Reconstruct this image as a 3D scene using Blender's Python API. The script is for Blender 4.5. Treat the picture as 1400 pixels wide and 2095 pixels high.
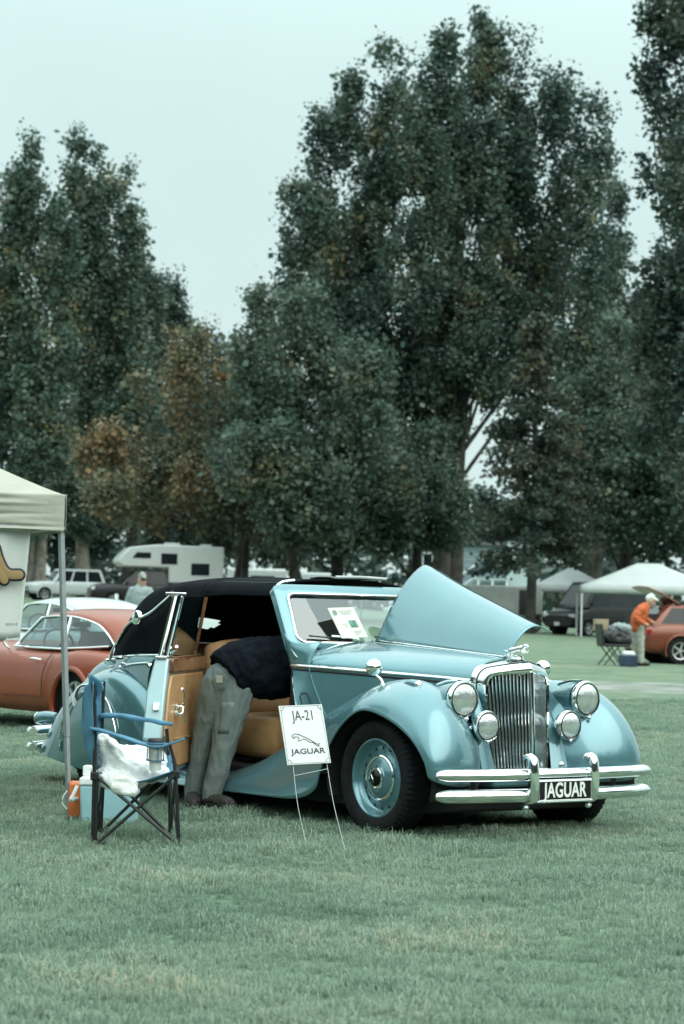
import bpy, bmesh, math, random
import numpy as np
from mathutils import Vector, Matrix, noise, Euler

for o in list(bpy.data.objects):
    bpy.data.objects.remove(o)
S = bpy.context.scene
COL = S.collection
R = math.radians
rnd = random.Random(7)
rng = np.random.default_rng(11)

# ------------------------------------------------------------------ camera
CAM_H = 1.35
cd = bpy.data.cameras.new('camera')
cd.sensor_fit = 'VERTICAL'
cd.sensor_height = 36.0
cd.sensor_width = 24.0
cd.lens = 85.06
cd.clip_start = 0.1
cd.clip_end = 3000
cd.dof.use_dof = True
cd.dof.focus_distance = 14.2
cd.dof.aperture_fstop = 4.6
cam = bpy.data.objects.new('camera', cd)
COL.objects.link(cam)
cam.matrix_world = (Matrix.Translation((0, 0, CAM_H)) @ Matrix.Rotation(R(90) + 0.0388, 4, 'X')
                    @ Matrix.Rotation(R(1.4), 4, 'Z'))
S.camera = cam

# ------------------------------------------------------------------ sky, sun, exposure
SUN_DIR = Vector((0.62, -0.55, 0.80)).normalized()      # from the scene towards the sun
w = bpy.data.worlds.new('World')
S.world = w
w.use_nodes = True
nt = w.node_tree
nt.nodes.clear()
n_out = nt.nodes.new('ShaderNodeOutputWorld')
n_bg = nt.nodes.new('ShaderNodeBackground')
n_sky = nt.nodes.new('ShaderNodeTexSky')
n_sky.sky_type = 'NISHITA'
n_sky.sun_disc = False
n_sky.sun_elevation = math.asin(SUN_DIR.z)
n_sky.sun_rotation = math.atan2(SUN_DIR.x, SUN_DIR.y)
n_sky.dust_density = 6.0
n_sky.air_density = 1.5
n_tc = nt.nodes.new('ShaderNodeTexCoord')
n_sep = nt.nodes.new('ShaderNodeSeparateXYZ')
n_ramp = nt.nodes.new('ShaderNodeValToRGB')             # overcast dome: brighter overhead than at the horizon
n_ramp.color_ramp.interpolation = 'B_SPLINE'
el = n_ramp.color_ramp.elements
el[0].position = 0.0
el[0].color = (0.223, 0.279, 0.273, 1)
el[1].position = 1.0
el[1].color = (.80, .98, .97, 1)
e2 = el.new(0.14)
e2.color = (0.202, 0.263, 0.259, 1)
e3 = el.new(0.30)
e3.color = (0.202, 0.269, 0.266, 1)
n_mix = nt.nodes.new('ShaderNodeMix')
n_mix.data_type = 'RGBA'
n_mix.inputs['Factor'].default_value = 0.93
nt.links.new(n_tc.outputs['Generated'], n_sep.inputs[0])
nt.links.new(n_sep.outputs['Z'], n_ramp.inputs['Fac'])
nt.links.new(n_sky.outputs[0], n_mix.inputs['A'])
n_mul = nt.nodes.new('ShaderNodeVectorMath')
n_mul.operation = 'MULTIPLY'
n_mul.inputs[1].default_value = (20, 20, 20)
nt.links.new(n_ramp.outputs[0], n_mul.inputs[0])
n_cl = nt.nodes.new('ShaderNodeTexNoise')                # faint unevenness of the cloud sheet
n_cl.inputs['Scale'].default_value = 3.2
n_cl.inputs['Detail'].default_value = 5.0
n_cm = nt.nodes.new('ShaderNodeMapRange')
n_cm.inputs['From Min'].default_value = 0.3
n_cm.inputs['From Max'].default_value = 0.7
n_cm.inputs['To Min'].default_value = 0.93
n_cm.inputs['To Max'].default_value = 1.06
n_cs = nt.nodes.new('ShaderNodeVectorMath')
n_cs.operation = 'SCALE'
nt.links.new(n_tc.outputs['Generated'], n_cl.inputs['Vector'])
nt.links.new(n_cl.outputs['Fac'], n_cm.inputs['Value'])
nt.links.new(n_mul.outputs[0], n_cs.inputs[0])
nt.links.new(n_cm.outputs[0], n_cs.inputs['Scale'])
nt.links.new(n_cs.outputs[0], n_mix.inputs['B'])
nt.links.new(n_mix.outputs['Result'], n_bg.inputs['Color'])
n_bg.inputs['Strength'].default_value = 0.10
nt.links.new(n_bg.outputs[0], n_out.inputs[0])

sd = bpy.data.lights.new('sun', 'SUN')
sd.energy = 1.0
sd.angle = R(66)
sd.color = (1.0, 0.97, 0.9)
sun = bpy.data.objects.new('sun', sd)
COL.objects.link(sun)
sun.rotation_euler = SUN_DIR.to_track_quat('Z', 'Y').to_euler()
S.view_settings.view_transform = 'Standard'
S.view_settings.look = 'None'
S.view_settings.exposure = 0.78
S.view_settings.gamma = 1.0
try:
    S.cycles.max_bounces = 8
    S.cycles.transparent_max_bounces = 12
    S.cycles.use_denoising = True
except Exception:
    pass

# ------------------------------------------------------------------ materials
def mat(name, col, rough=0.5, metal=0.0, coat=0.0, spec=0.5, var=0.0, vscale=6.0, bump=0.0, bscale=40.0,
        trans=0.0, alpha=1.0, col2=None, coat_rough=0.03, sheen=0.0, detail=6.0, rvar=0.0):
    m = bpy.data.materials.new(name)
    m.use_nodes = True
    t = m.node_tree
    b = t.nodes['Principled BSDF']
    b.inputs['Base Color'].default_value = (*col, 1)
    b.inputs['Roughness'].default_value = rough
    b.inputs['Metallic'].default_value = metal
    b.inputs['Specular IOR Level'].default_value = spec
    b.inputs['Coat Weight'].default_value = coat
    b.inputs['Coat Roughness'].default_value = coat_rough
    b.inputs['Transmission Weight'].default_value = trans
    b.inputs['Alpha'].default_value = alpha
    if sheen:
        b.inputs['Sheen Weight'].default_value = sheen
    tc = t.nodes.new('ShaderNodeTexCoord')
    if var > 0 or col2 is not None:
        nz = t.nodes.new('ShaderNodeTexNoise')
        nz.inputs['Scale'].default_value = vscale
        nz.inputs['Detail'].default_value = detail
        t.links.new(tc.outputs['Object'], nz.inputs['Vector'])
        mx = t.nodes.new('ShaderNodeMix')
        mx.data_type = 'RGBA'
        c2 = col2 if col2 is not None else tuple(c * (1 - var) for c in col)
        c1 = col if col2 is not None else tuple(min(1, c * (1 + var)) for c in col)
        mx.inputs['A'].default_value = (*c1, 1)
        mx.inputs['B'].default_value = (*c2, 1)
        mr = t.nodes.new('ShaderNodeMapRange')
        mr.inputs['From Min'].default_value = 0.35
        mr.inputs['From Max'].default_value = 0.65
        t.links.new(nz.outputs['Fac'], mr.inputs['Value'])
        t.links.new(mr.outputs[0], mx.inputs['Factor'])
        t.links.new(mx.outputs['Result'], b.inputs['Base Color'])
        if rvar:
            mr2 = t.nodes.new('ShaderNodeMapRange')
            mr2.inputs['To Min'].default_value = max(0, rough - rvar)
            mr2.inputs['To Max'].default_value = rough + rvar
            t.links.new(nz.outputs['Fac'], mr2.inputs['Value'])
            t.links.new(mr2.outputs[0], b.inputs['Roughness'])
    if bump > 0:
        nb = t.nodes.new('ShaderNodeTexNoise')
        nb.inputs['Scale'].default_value = bscale
        nb.inputs['Detail'].default_value = 5
        t.links.new(tc.outputs['Object'], nb.inputs['Vector'])
        bp = t.nodes.new('ShaderNodeBump')
        bp.inputs['Strength'].default_value = bump
        bp.inputs['Distance'].default_value = 0.01
        t.links.new(nb.outputs['Fac'], bp.inputs['Height'])
        t.links.new(bp.outputs[0], b.inputs['Normal'])
    return m

def glass_mat(name, tint=(0.85, 0.95, 0.95), rough=0.0, refl=1.0):
    """thin window glass: clear straight through, mirror reflection by Fresnel"""
    m = bpy.data.materials.new(name)
    m.use_nodes = True
    t = m.node_tree
    t.nodes.clear()
    o = t.nodes.new('ShaderNodeOutputMaterial')
    mix = t.nodes.new('ShaderNodeMixShader')
    tr = t.nodes.new('ShaderNodeBsdfTransparent')
    gl = t.nodes.new('ShaderNodeBsdfGlossy')
    fr = t.nodes.new('ShaderNodeLayerWeight')
    fr.inputs['Blend'].default_value = 0.5
    pw = t.nodes.new('ShaderNodeMath')
    pw.operation = 'POWER'
    pw.inputs[1].default_value = 4.0
    t.links.new(fr.outputs['Facing'], pw.inputs[0])
    mu = t.nodes.new('ShaderNodeMath')
    mu.operation = 'MULTIPLY_ADD'
    mu.inputs[1].default_value = 0.9
    mu.inputs[2].default_value = 0.075 * refl
    mu.use_clamp = True
    tr.inputs['Color'].default_value = (*tint, 1)
    gl.inputs['Roughness'].default_value = rough
    gl.inputs['Color'].default_value = (0.95, 0.97, 0.97, 1)
    t.links.new(pw.outputs[0], mu.inputs[0])
    t.links.new(mu.outputs[0], mix.inputs[0])
    t.links.new(tr.outputs[0], mix.inputs[1])
    t.links.new(gl.outputs[0], mix.inputs[2])
    t.links.new(mix.outputs[0], o.inputs[0])
    return m

M = {}
M['paint'] = mat('blue_paint', (0.116, 0.250, 0.284), 0.24, metal=0.45, coat=1.0, coat_rough=0.05, var=0.03, vscale=3)
M['chrome'] = mat('chrome', (0.86, 0.88, 0.88), 0.05, metal=1.0, var=0.04, vscale=9, rvar=0.02)
M['chrome_soft'] = mat('brushed_chrome', (0.75, 0.78, 0.78), 0.2, metal=1.0, var=0.06, vscale=9)
M['tyre'] = mat('tyre_rubber', (0.010, 0.011, 0.012), 0.75, spec=0.18, var=0.3, vscale=20, bump=0.15, bscale=120)
M['dark'] = mat('underbody', (0.012, 0.013, 0.013), 0.8, var=0.3, vscale=8, bump=0.2)
def lens_mat():
    m = mat('lamp_lens', (0.70, 0.75, 0.745), 0.20, metal=0.75, coat=1.0, var=0.10, vscale=14)
    t = m.node_tree
    b = t.nodes['Principled BSDF']
    tc = t.nodes.new('ShaderNodeTexCoord')
    wv = t.nodes.new('ShaderNodeTexWave')
    wv.bands_direction = 'Y'
    wv.inputs['Scale'].default_value = 26
    wv.inputs['Distortion'].default_value = 0.6
    nb = t.nodes.new('ShaderNodeTexNoise')
    nb.inputs['Scale'].default_value = 30
    ad = t.nodes.new('ShaderNodeMath')
    bp = t.nodes.new('ShaderNodeBump')
    bp.inputs['Strength'].default_value = 0.5
    bp.inputs['Distance'].default_value = 0.006
    t.links.new(tc.outputs['Object'], wv.inputs['Vector'])
    t.links.new(tc.outputs['Object'], nb.inputs['Vector'])
    t.links.new(wv.outputs['Fac'], ad.inputs[0])
    t.links.new(nb.outputs['Fac'], ad.inputs[1])
    t.links.new(ad.outputs[0], bp.inputs['Height'])
    t.links.new(bp.outputs[0], b.inputs['Normal'])
    return m
M['lens'] = lens_mat()
M['glass'] = glass_mat('window_glass')
M['fabric_top'] = mat('black_hood_cloth', (0.007, 0.0085, 0.011), 0.95, spec=0.08, var=0.25, vscale=5, bump=0.35, bscale=220)
M['leather'] = mat('tan_leather', (0.46, 0.255, 0.115), 0.42, var=0.14, vscale=7, bump=0.2, bscale=60)
M['walnut'] = mat('walnut', (0.16, 0.06, 0.025), 0.25, coat=0.6, var=0.5, vscale=14, bump=0.05)
M['black'] = mat('black_plastic', (0.012, 0.013, 0.014), 0.45, var=0.2, vscale=20)
M['plate_black'] = mat('plate_black', (0.008, 0.008, 0.009), 0.3, var=0.15, vscale=30)
M['white_paint'] = mat('white_paint', (0.78, 0.80, 0.79), 0.4, var=0.04, vscale=12)
M['rubber_seal'] = mat('rubber_seal', (0.01, 0.01, 0.011), 0.6, var=0.2)
M['door_jamb'] = mat('door_jamb_paint', (0.36, 0.50, 0.53), 0.35, metal=0.2, coat=0.6, var=0.05)

# ------------------------------------------------------------------ object helpers
def tag(o, label=None, cat=None, group=None, kind=None):
    if label: o['label'] = label
    if cat: o['category'] = cat
    if group: o['group'] = group
    if kind: o['kind'] = kind
    return o

def empty(name, loc=(0, 0, 0), rz=0.0, label=None, cat=None, group=None, scale=1.0):
    e = bpy.data.objects.new(name, None)
    e.empty_display_size = 0.2
    COL.objects.link(e)
    e.location = loc
    e.rotation_euler = (0, 0, rz)
    e.scale = (scale, scale, scale)
    return tag(e, label, cat, group)

def link_mesh(name, me, m, parent=None, sharp=38):
    if m is not None and len(me.materials) == 0:
        for k in (m if isinstance(m, (list, tuple)) else [m]):
            me.materials.append(k)
    if sharp is not None and len(me.polygons):
        me.shade_smooth()
        me.set_sharp_from_angle(angle=R(sharp))
    o = bpy.data.objects.new(name, me)
    COL.objects.link(o)
    if parent is not None:
        o.parent = parent
    return o

def catmull(P, n, closed=False):
    """resample control rows P (m, ..., 3) to n per span along axis 0"""
    P = np.asarray(P, float)
    m = len(P)
    out = []
    spans = m if closed else m - 1
    for i in range(spans):
        if closed:
            p0, p1, p2, p3 = P[(i - 1) % m], P[i], P[(i + 1) % m], P[(i + 2) % m]
        else:
            p1, p2 = P[i], P[i + 1]
            p0 = P[i - 1] if i > 0 else 2 * p1 - p2
            p3 = P[i + 2] if i + 2 < m else 2 * p2 - p1
        for k in range(n):
            t = k / n
            out.append(0.5 * (2 * p1 + (p2 - p0) * t + (2 * p0 - 5 * p1 + 4 * p2 - p3) * t * t
                              + (3 * p1 - p0 - 3 * p2 + p3) * t ** 3))
    if not closed:
        out.append(P[-1])
    return np.array(out)

class MB:
    """collects shapes, then becomes one mesh object"""
    def __init__(s):
        s.v, s.f = [], []
    def add(s, vs, fs):
        o = len(s.v)
        s.v.extend([tuple(map(float, p)) for p in vs])
        s.f.extend([tuple(i + o for i in q) for q in fs])
        return s
    def box(s, c, d, rot=None, taper=1.0):
        x, y, z = d[0] / 2, d[1] / 2, d[2] / 2
        vs = [Vector((a * x * (taper if e > 0 else 1), b * y * (taper if e > 0 else 1), e * z))
              for e in (-1, 1) for a, b in ((-1, -1), (1, -1), (1, 1), (-1, 1))]
        if rot is not None:
            mm = Euler(rot).to_matrix() if not isinstance(rot, Matrix) else rot
            vs = [mm @ v for v in vs]
        vs = [v + Vector(c) for v in vs]
        return s.add(vs, [(3, 2, 1, 0), (4, 5, 6, 7), (0, 1, 5, 4), (1, 2, 6, 5), (2, 3, 7, 6), (3, 0, 4, 7)])
    def grid(s, G, closed_u=False, closed_v=False, flip=False):
        G = np.asarray(G)
        a, b = G.shape[:2]
        fs = []
        for i in range(a if closed_u else a - 1):
            for j in range(b if closed_v else b - 1):
                q = (i * b + j, ((i + 1) % a) * b + j, ((i + 1) % a) * b + (j + 1) % b, i * b + (j + 1) % b)
                fs.append(q[::-1] if flip else q)
        return s.add(G.reshape(-1, 3), fs)
    def surf(s, C, nu=6, nv=5, closed_u=False, closed_v=False, flip=False):
        G = catmull(C, nu, closed_u)
        G = np.swapaxes(catmull(np.swapaxes(G, 0, 1), nv, closed_v), 0, 1)
        return s.grid(G, closed_u, closed_v, flip)
    def tube(s, pts, r, n=8, caps=True, closed=False, smooth=0, flat=1.0, up=(0, 0, 1)):
        pts = np.asarray(pts, float)
        rr = np.full(len(pts), r) if np.isscalar(r) else np.asarray(r, float)
        if smooth:
            q = catmull(np.concatenate([pts, rr[:, None]], 1), smooth, closed)
            pts, rr = q[:, :3], q[:, 3]
        m = len(pts)
        G = []
        u0 = Vector(up)
        for i in range(m):
            a = pts[(i - 1) % m] if (closed or i > 0) else pts[0]
            b = pts[(i + 1) % m] if (closed or i < m - 1) else pts[-1]
            t = Vector(b - a)
            t = t.normalized() if t.length > 1e-9 else Vector((1, 0, 0))
            x = t.cross(u0)
            if x.length < 1e-3:
                x = t.cross(Vector((0.3, 1, 0.1)))
            x.normalize()
            y = x.cross(t).normalized()
            if i and Vector(G[-1][0] - pts[i - 1]).dot(x) < -0.5 * rr[i - 1]:
                pass
            G.append([pts[i] + np.array(x * (math.cos(k * 2 * math.pi / n) * rr[i])
                                        + y * (math.sin(k * 2 * math.pi / n) * rr[i] * flat)) for k in range(n)])
        o = len(s.v)
        s.grid(np.array(G), closed_u=closed, closed_v=True)
        if caps and not closed:
            s.f.append(tuple(o + k for k in range(n))[::-1])
            s.f.append(tuple(o + (m - 1) * n + k for k in range(n)))
        return s
    def cyl(s, p0, p1, r0, r1=None, n=16):
        return s.tube([p0, p1], [r0, r0 if r1 is None else r1], n)
    def lathe(s, prof, c=(0, 0, 0), axis=(0, 0, 1), n=32, mod=None):
        """prof: (radius, along) pairs round the axis through c"""
        ax = Vector(axis).normalized()
        x = ax.cross(Vector((0, 0, 1)))
        x = x.normalized() if x.length > 1e-3 else Vector((1, 0, 0))
        y = ax.cross(x).normalized()
        G = []
        for i, (r, h) in enumerate(prof):
            row = []
            for k in range(n):
                a = k * 2 * math.pi / n
                q = r + (mod(i, k) if mod else 0)
                row.append(np.array(Vector(c) + ax * h + x * (math.cos(a) * q) + y * (math.sin(a) * q)))
            G.append(row)
        return s.grid(np.array(G), closed_v=True, flip=True)
    def poly(s, pts, thick, nrm):
        """flat outline extruded by thick along -nrm"""
        n = len(pts)
        d = np.array(Vector(nrm).normalized()) * thick
        a = [np.array(p, float) for p in pts]
        return s.add(a + [p - d for p in a],
                     [tuple(range(n)), tuple(range(2 * n - 1, n - 1, -1))] +
                     [((i + 1) % n, i, n + i, n + (i + 1) % n) for i in range(n)])
    def build(s, name, m, parent=None, sharp=38, bevel=0, solid=0, sub=0, off=-1, weld=False):
        me = bpy.data.meshes.new(name)
        me.from_pydata(s.v, [], s.f)
        bm = bmesh.new()
        bm.from_mesh(me)
        if weld:
            bmesh.ops.remove_doubles(bm, verts=bm.verts, dist=1e-5)
        bmesh.ops.recalc_face_normals(bm, faces=bm.faces)
        bm.to_mesh(me)
        bm.free()
        o = link_mesh(name, me, m, parent, sharp)
        if solid:
            k = o.modifiers.new('solid', 'SOLIDIFY')
            k.thickness = solid
            k.offset = off
        if bevel:
            k = o.modifiers.new('bevel', 'BEVEL')
            k.width = bevel
            k.segments = 2
            k.limit_method = 'ANGLE'
        if sub:
            k = o.modifiers.new('sub', 'SUBSURF')
            k.levels = k.render_levels = sub
        return o

def blob(name, chains, m, parent=None, voxel=0.015, smooth=4, wrinkle=0.0, wscale=9.0, stretch=(1, 1, 1), flat_start=()):
    """one continuous skin grown over tapered limbs: chains of (point, radius)"""
    mb = MB()
    for ci_, ch in enumerate(chains):
        pts = [c[0] for c in ch]
        rs = [c[1] for c in ch]
        if len(ch) > 2:
            q = catmull(np.array([(*p, r) for p, r in zip(pts, rs)]), 4)
            pts, rs = q[:, :3], q[:, 3]
        mb.tube(pts, rs, 12)
        for p, r in (((pts[0], rs[0]), (pts[-1], rs[-1])) if ci_ not in flat_start else ((pts[-1], rs[-1]),)):
            prof = [(math.sin(a) * r + 1e-4, -math.cos(a) * r) for a in np.linspace(0.05, math.pi - 0.05, 7)]
            o = len(mb.v)
            mb.lathe(prof, p, (0, 0, 1), 12)
            mb.f.append(tuple(o + k for k in range(12)))
            mb.f.append(tuple(o + 72 + k for k in range(12))[::-1])
    o = mb.build(name, m, parent, sharp=None)
    k = o.modifiers.new('r', 'REMESH')
    k.mode = 'VOXEL'
    k.voxel_size = voxel
    if smooth:
        k = o.modifiers.new('s', 'SMOOTH')
        k.factor = 0.5
        k.iterations = smooth
    dg = bpy.context.evaluated_depsgraph_get()
    me = bpy.data.meshes.new_from_object(o.evaluated_get(dg))
    o.modifiers.clear()
    o.data = me
    if wrinkle:
        co = np.array([v.co for v in me.vertices])
        no = np.array([v.normal for v in me.vertices])
        for i in range(len(co)):
            p = Vector((co[i][0] * stretch[0], co[i][1] * stretch[1], co[i][2] * stretch[2])) * wscale
            q = p + 0.8 * Vector((noise.noise(p * .7), noise.noise(p * .7 + Vector((5, 5, 5))), 0))
            h = 1 - abs(noise.noise(q)) * 1.6 + 0.45 * noise.noise(q * 2.3 + Vector((3, 1, 7)))
            co[i] += no[i] * (h - 0.6) * wrinkle
        me.vertices.foreach_set('co', co.ravel())
    if len(me.materials) == 0:
        me.materials.append(m)
    me.shade_smooth()
    return o

def text_mesh(name, body, size, m, parent, mat4, extrude=0.001, sx=1.0, spacing=1.0, bold=0.0, shear=0.0):
    cu = bpy.data.curves.new(name, 'FONT')
    cu.body = body
    cu.size = size
    cu.align_x = 'CENTER'
    cu.align_y = 'CENTER'
    cu.extrude = extrude
    cu.offset = bold
    cu.space_character = spacing
    cu.shear = shear
    t = bpy.data.objects.new(name, cu)
    COL.objects.link(t)
    dg = bpy.context.evaluated_depsgraph_get()
    me = bpy.data.meshes.new_from_object(t.evaluated_get(dg))
    bpy.data.objects.remove(t)
    me.transform(mat4 @ Matrix.Diagonal((sx, 1, 1, 1)))
    me.materials.clear()
    return link_mesh(name, me, m, parent, sharp=None)

def frame(o, x, y):
    """4x4 with origin o, text x axis along x, y axis along y"""
    x = Vector(x).normalized()
    z = x.cross(Vector(y)).normalized()
    y = z.cross(x)
    m = Matrix((x, y, z)).transposed().to_4x4()
    m.translation = Vector(o)
    return m

# ------------------------------------------------------------------ the ground
def gz(x, y):
    k = min(max(0.0078 - 0.0004 * x, 0.002), 0.0112)
    t = max(0.0, y - 26.0)
    t = t * t / (t + 14.0)
    near = 0.035 * (1 / (1 + math.exp(-max(-40.0, min(40.0, (y - 13.5) * 0.9)))))
    return near + k * min(t, 150.0)

# ================================================================== ground
def ground_mat():
    m = bpy.data.materials.new('lawn_soil')
    m.use_nodes = True
    t = m.node_tree
    b = t.nodes['Principled BSDF']
    b.inputs['Roughness'].default_value = .95
    b.inputs['Specular IOR Level'].default_value = .15
    tc = t.nodes.new('ShaderNodeTexCoord')
    def nz(sc, det=6, dist=0):
        n = t.nodes.new('ShaderNodeTexNoise')
        n.inputs['Scale'].default_value = sc
        n.inputs['Detail'].default_value = det
        n.inputs['Distortion'].default_value = dist
        t.links.new(tc.outputs['Object'], n.inputs['Vector'])
        return n
    def ramp(src, stops):
        r = t.nodes.new('ShaderNodeValToRGB')
        e = r.color_ramp.elements
        e[0].position, e[0].color = stops[0][0], (*stops[0][1], 1)
        e[1].position, e[1].color = stops[-1][0], (*stops[-1][1], 1)
        for p, c in stops[1:-1]:
            k = e.new(p)
            k.color = (*c, 1)
        t.links.new(src, r.inputs[0])
        return r
    def mix(f, a, b_, mode='MIX'):
        x = t.nodes.new('ShaderNodeMix')
        x.data_type = 'RGBA'
        x.blend_type = mode
        if isinstance(f, float): x.inputs['Factor'].default_value = f
        else: t.links.new(f, x.inputs['Factor'])
        t.links.new(a, x.inputs['A'])
        t.links.new(b_, x.inputs['B'])
        return x.outputs['Result']
    fine = ramp(nz(38, 8).outputs['Fac'], [(.3, (.075, .120, .080)), (.5, (.145, .215, .145)), (.72, (.22, .285, .195))])
    patch = ramp(nz(.5, 9, .6).outputs['Fac'], [(.36, (.085, .135, .085)), (.5, (.135, .195, .125)), (.62, (.235, .235, .15))])
    col = mix(.55, fine.outputs[0], patch.outputs[0])
    mid = ramp(nz(2.6, 8, .3).outputs['Fac'], [(.34, (.070, .105, .072)), (.52, (.135, .185, .125)), (.68, (.215, .235, .165))])
    col = mix(.45, col, mid.outputs[0])
    t.links.new(col, b.inputs['Base Color'])
    bp = t.nodes.new('ShaderNodeBump')
    bp.inputs['Strength'].default_value = .6
    bp.inputs['Distance'].default_value = .04
    t.links.new(nz(22, 8).outputs['Fac'], bp.inputs['Height'])
    t.links.new(bp.outputs[0], b.inputs['Normal'])
    return m
M['lawn'] = ground_mat()
xs = np.concatenate([np.linspace(-900,-60,15), np.linspace(-50,-12,20), np.linspace(-11,14,51), np.linspace(16,60,23), np.linspace(80,900,14)])
ys = np.concatenate([np.linspace(-900,-20,14), np.linspace(-10,5,8), np.linspace(6,32,53), np.linspace(34,120,44), np.linspace(125,200,16), np.linspace(240,1500,14)])
ground = MB().grid(np.array([[(x, y, gz(x, y) + .012*noise.noise(Vector((x*.7, y*.7, 0)))*(1 if y < 60 else 0)) for y in ys] for x in xs])).build('ground', M['lawn'], None)
tag(ground, kind='structure')

# gravel track crossing behind the cars
M['gravel'] = mat('grey_gravel', (.105, .135, .095), .95, col2=(.27, .28, .255), vscale=1.3, bump=.8, bscale=60, detail=9)
rows = []
for x in np.linspace(-60, 70, 160):
    c = 41.6 + .10*x*0 + .5*noise.noise(Vector((x*.12, 3, 0)))
    hw = 3.0 + .7*noise.noise(Vector((x*.5, 7, 0))) + .35*noise.noise(Vector((x*1.7, 2, 4)))
    rows.append([(x, c + hw*s_ , gz(x, c + hw*s_) + .022 - .03*abs(s_)**3) for s_ in (-1.1,-.8,-.4,0,.4,.8,1.1)])
path = MB().grid(np.array(rows)).build('gravel_path', M['gravel'], None)
tag(path, kind='structure')
# worn earth under the parked trucks
M['earth'] = mat('dry_earth', (.30, .26, .19), .95, col2=(.20, .20, .13), vscale=.8, bump=.5, bscale=8)
rows = []
for x in np.linspace(-60, -2, 60):
    rows.append([(x, y, gz(x, y) + .03) for y in np.linspace(92 + 1.5*noise.noise(Vector((x*.3,0,0))), 126, 16)])
earth = MB().grid(np.array(rows)).build('parking_ground', M['earth'], None)
tag(earth, kind='structure')

# ---- grass: blades in tufts, one mass
M['blade'] = bpy.data.materials.new('grass_blades')
M['blade'].use_nodes = True
t = M['blade'].node_tree
b = t.nodes['Principled BSDF']
b.inputs['Roughness'].default_value = .55
b.inputs['Specular IOR Level'].default_value = .25
ri = t.nodes.new('ShaderNodeNewGeometry')
oi = t.nodes.new('ShaderNodeObjectInfo')
tc = t.nodes.new('ShaderNodeTexCoord')
nzz = t.nodes.new('ShaderNodeTexNoise')
nzz.inputs['Scale'].default_value = .8
nzz.inputs['Detail'].default_value = 8
t.links.new(ri.outputs['Position'], nzz.inputs['Vector'])
rp = t.nodes.new('ShaderNodeValToRGB')
e = rp.color_ramp.elements
e[0].position, e[0].color = 0.0, (0.138, 0.210, 0.153, 1)
e[1].position, e[1].color = 1.0, (0.550, 0.476, 0.342, 1)
k = e.new(.45); k.color = (0.243, 0.329, 0.250, 1)
k = e.new(.80); k.color = (0.321, 0.397, 0.300, 1)
k = e.new(.93); k.color = (0.433, 0.437, 0.318, 1)
ad = t.nodes.new('ShaderNodeMath'); ad.operation = 'MULTIPLY_ADD'
ad.inputs[1].default_value = .62
t.links.new(ri.outputs['Random Per Island'], ad.inputs[0])
m2 = t.nodes.new('ShaderNodeMath'); m2.operation = 'MULTIPLY_ADD'
m2.inputs[1].default_value = 1.45; m2.inputs[2].default_value = -.58
t.links.new(nzz.outputs['Fac'], m2.inputs[0])
t.links.new(m2.outputs[0], ad.inputs[2])
t.links.new(ad.outputs[0], rp.inputs[0])
t.links.new(rp.outputs[0], b.inputs['Base Color'])
b.inputs['Subsurface Weight'].default_value = 0.0
tl = t.nodes.new('ShaderNodeBsdfTranslucent')
ms = t.nodes.new('ShaderNodeMixShader'); ms.inputs[0].default_value = .42
t.links.new(rp.outputs[0], tl.inputs['Color'])
t.links.new(b.outputs[0], ms.inputs[1]); t.links.new(tl.outputs[0], ms.inputs[2])
t.links.new(ms.outputs[0], t.nodes['Material Output'].inputs[0])

def tuft(seed, n, hgt, spread, wide=1.0):
    r_ = random.Random(seed)
    vs, fs = [], []
    for i in range(n):
        a = r_.uniform(0, 6.283); d = spread*math.sqrt(r_.random())
        x, y = d*math.cos(a), d*math.sin(a)
        h = hgt*r_.uniform(.45, 1.15); w_ = r_.uniform(.0016, .0032)*wide
        la = r_.uniform(0, 6.283); ln = h*r_.uniform(.25, 1.1)
        fx, fy = math.cos(la), math.sin(la)
        px, py = -fy*w_, fx*w_
        o = len(vs)
        for (tt, ww, zz) in ((0, 1, 0), (.30, .9, .55), (.68, .6, .88), (1.0, .05, 1.0 - .3*ln/h)):
            cx, cy, cz = x + fx*ln*tt*tt, y + fy*ln*tt*tt, h*zz
            vs += [(cx - px*ww, cy - py*ww, cz), (cx + px*ww, cy + py*ww, cz)]
        for q in range(3):
            fs.append((o+2*q, o+2*q+1, o+2*q+3, o+2*q+2))
    me = bpy.data.meshes.new('tuft')
    me.from_pydata(vs, [], fs)
    me.materials.append(M['blade'])
    me.shade_smooth()
    return bpy.data.objects.new('grass_tuft', me)
tc_ = bpy.data.collections.new('grass_tufts')
for i in range(6):
    tc_.objects.link(tuft(i, 36, .030 + .005*i, .075))
tc_.objects.link(tuft(21, 24, .060, .05))
tc_.objects.link(tuft(22, 14, .030, .05, 3.2))
# patch of lawn that carries visible blades: the camera's wedge plus margin to each side
rows = []
for y in np.concatenate([np.linspace(6.6, 20, 40), np.linspace(20.5, 36, 24)]):
    hwid = .162*y + .9
    rows.append([(hwid*s_, y, gz(hwid*s_, y) + .012*noise.noise(Vector((hwid*s_*.7, y*.7, 0)))) for s_ in np.linspace(-1, 1, 31)])
grass = MB().grid(np.array(rows)).build('grass', M['blade'], None, sharp=None)
tag(grass, 'short uneven green lawn grass covering the field', 'grass', kind='stuff')
ng = bpy.data.node_groups.new('scatter_grass', 'GeometryNodeTree')
ng.interface.new_socket('Geometry', in_out='INPUT', socket_type='NodeSocketGeometry')
ng.interface.new_socket('Geometry', in_out='OUTPUT', socket_type='NodeSocketGeometry')
N = ng.nodes; L = ng.links
gi, go = N.new('NodeGroupInput'), N.new('NodeGroupOutput')
dp = N.new('GeometryNodeDistributePointsOnFaces')
pos = N.new('GeometryNodeInputPosition'); sx = N.new('ShaderNodeSeparateXYZ')
L.new(pos.outputs[0], sx.inputs[0])
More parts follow.
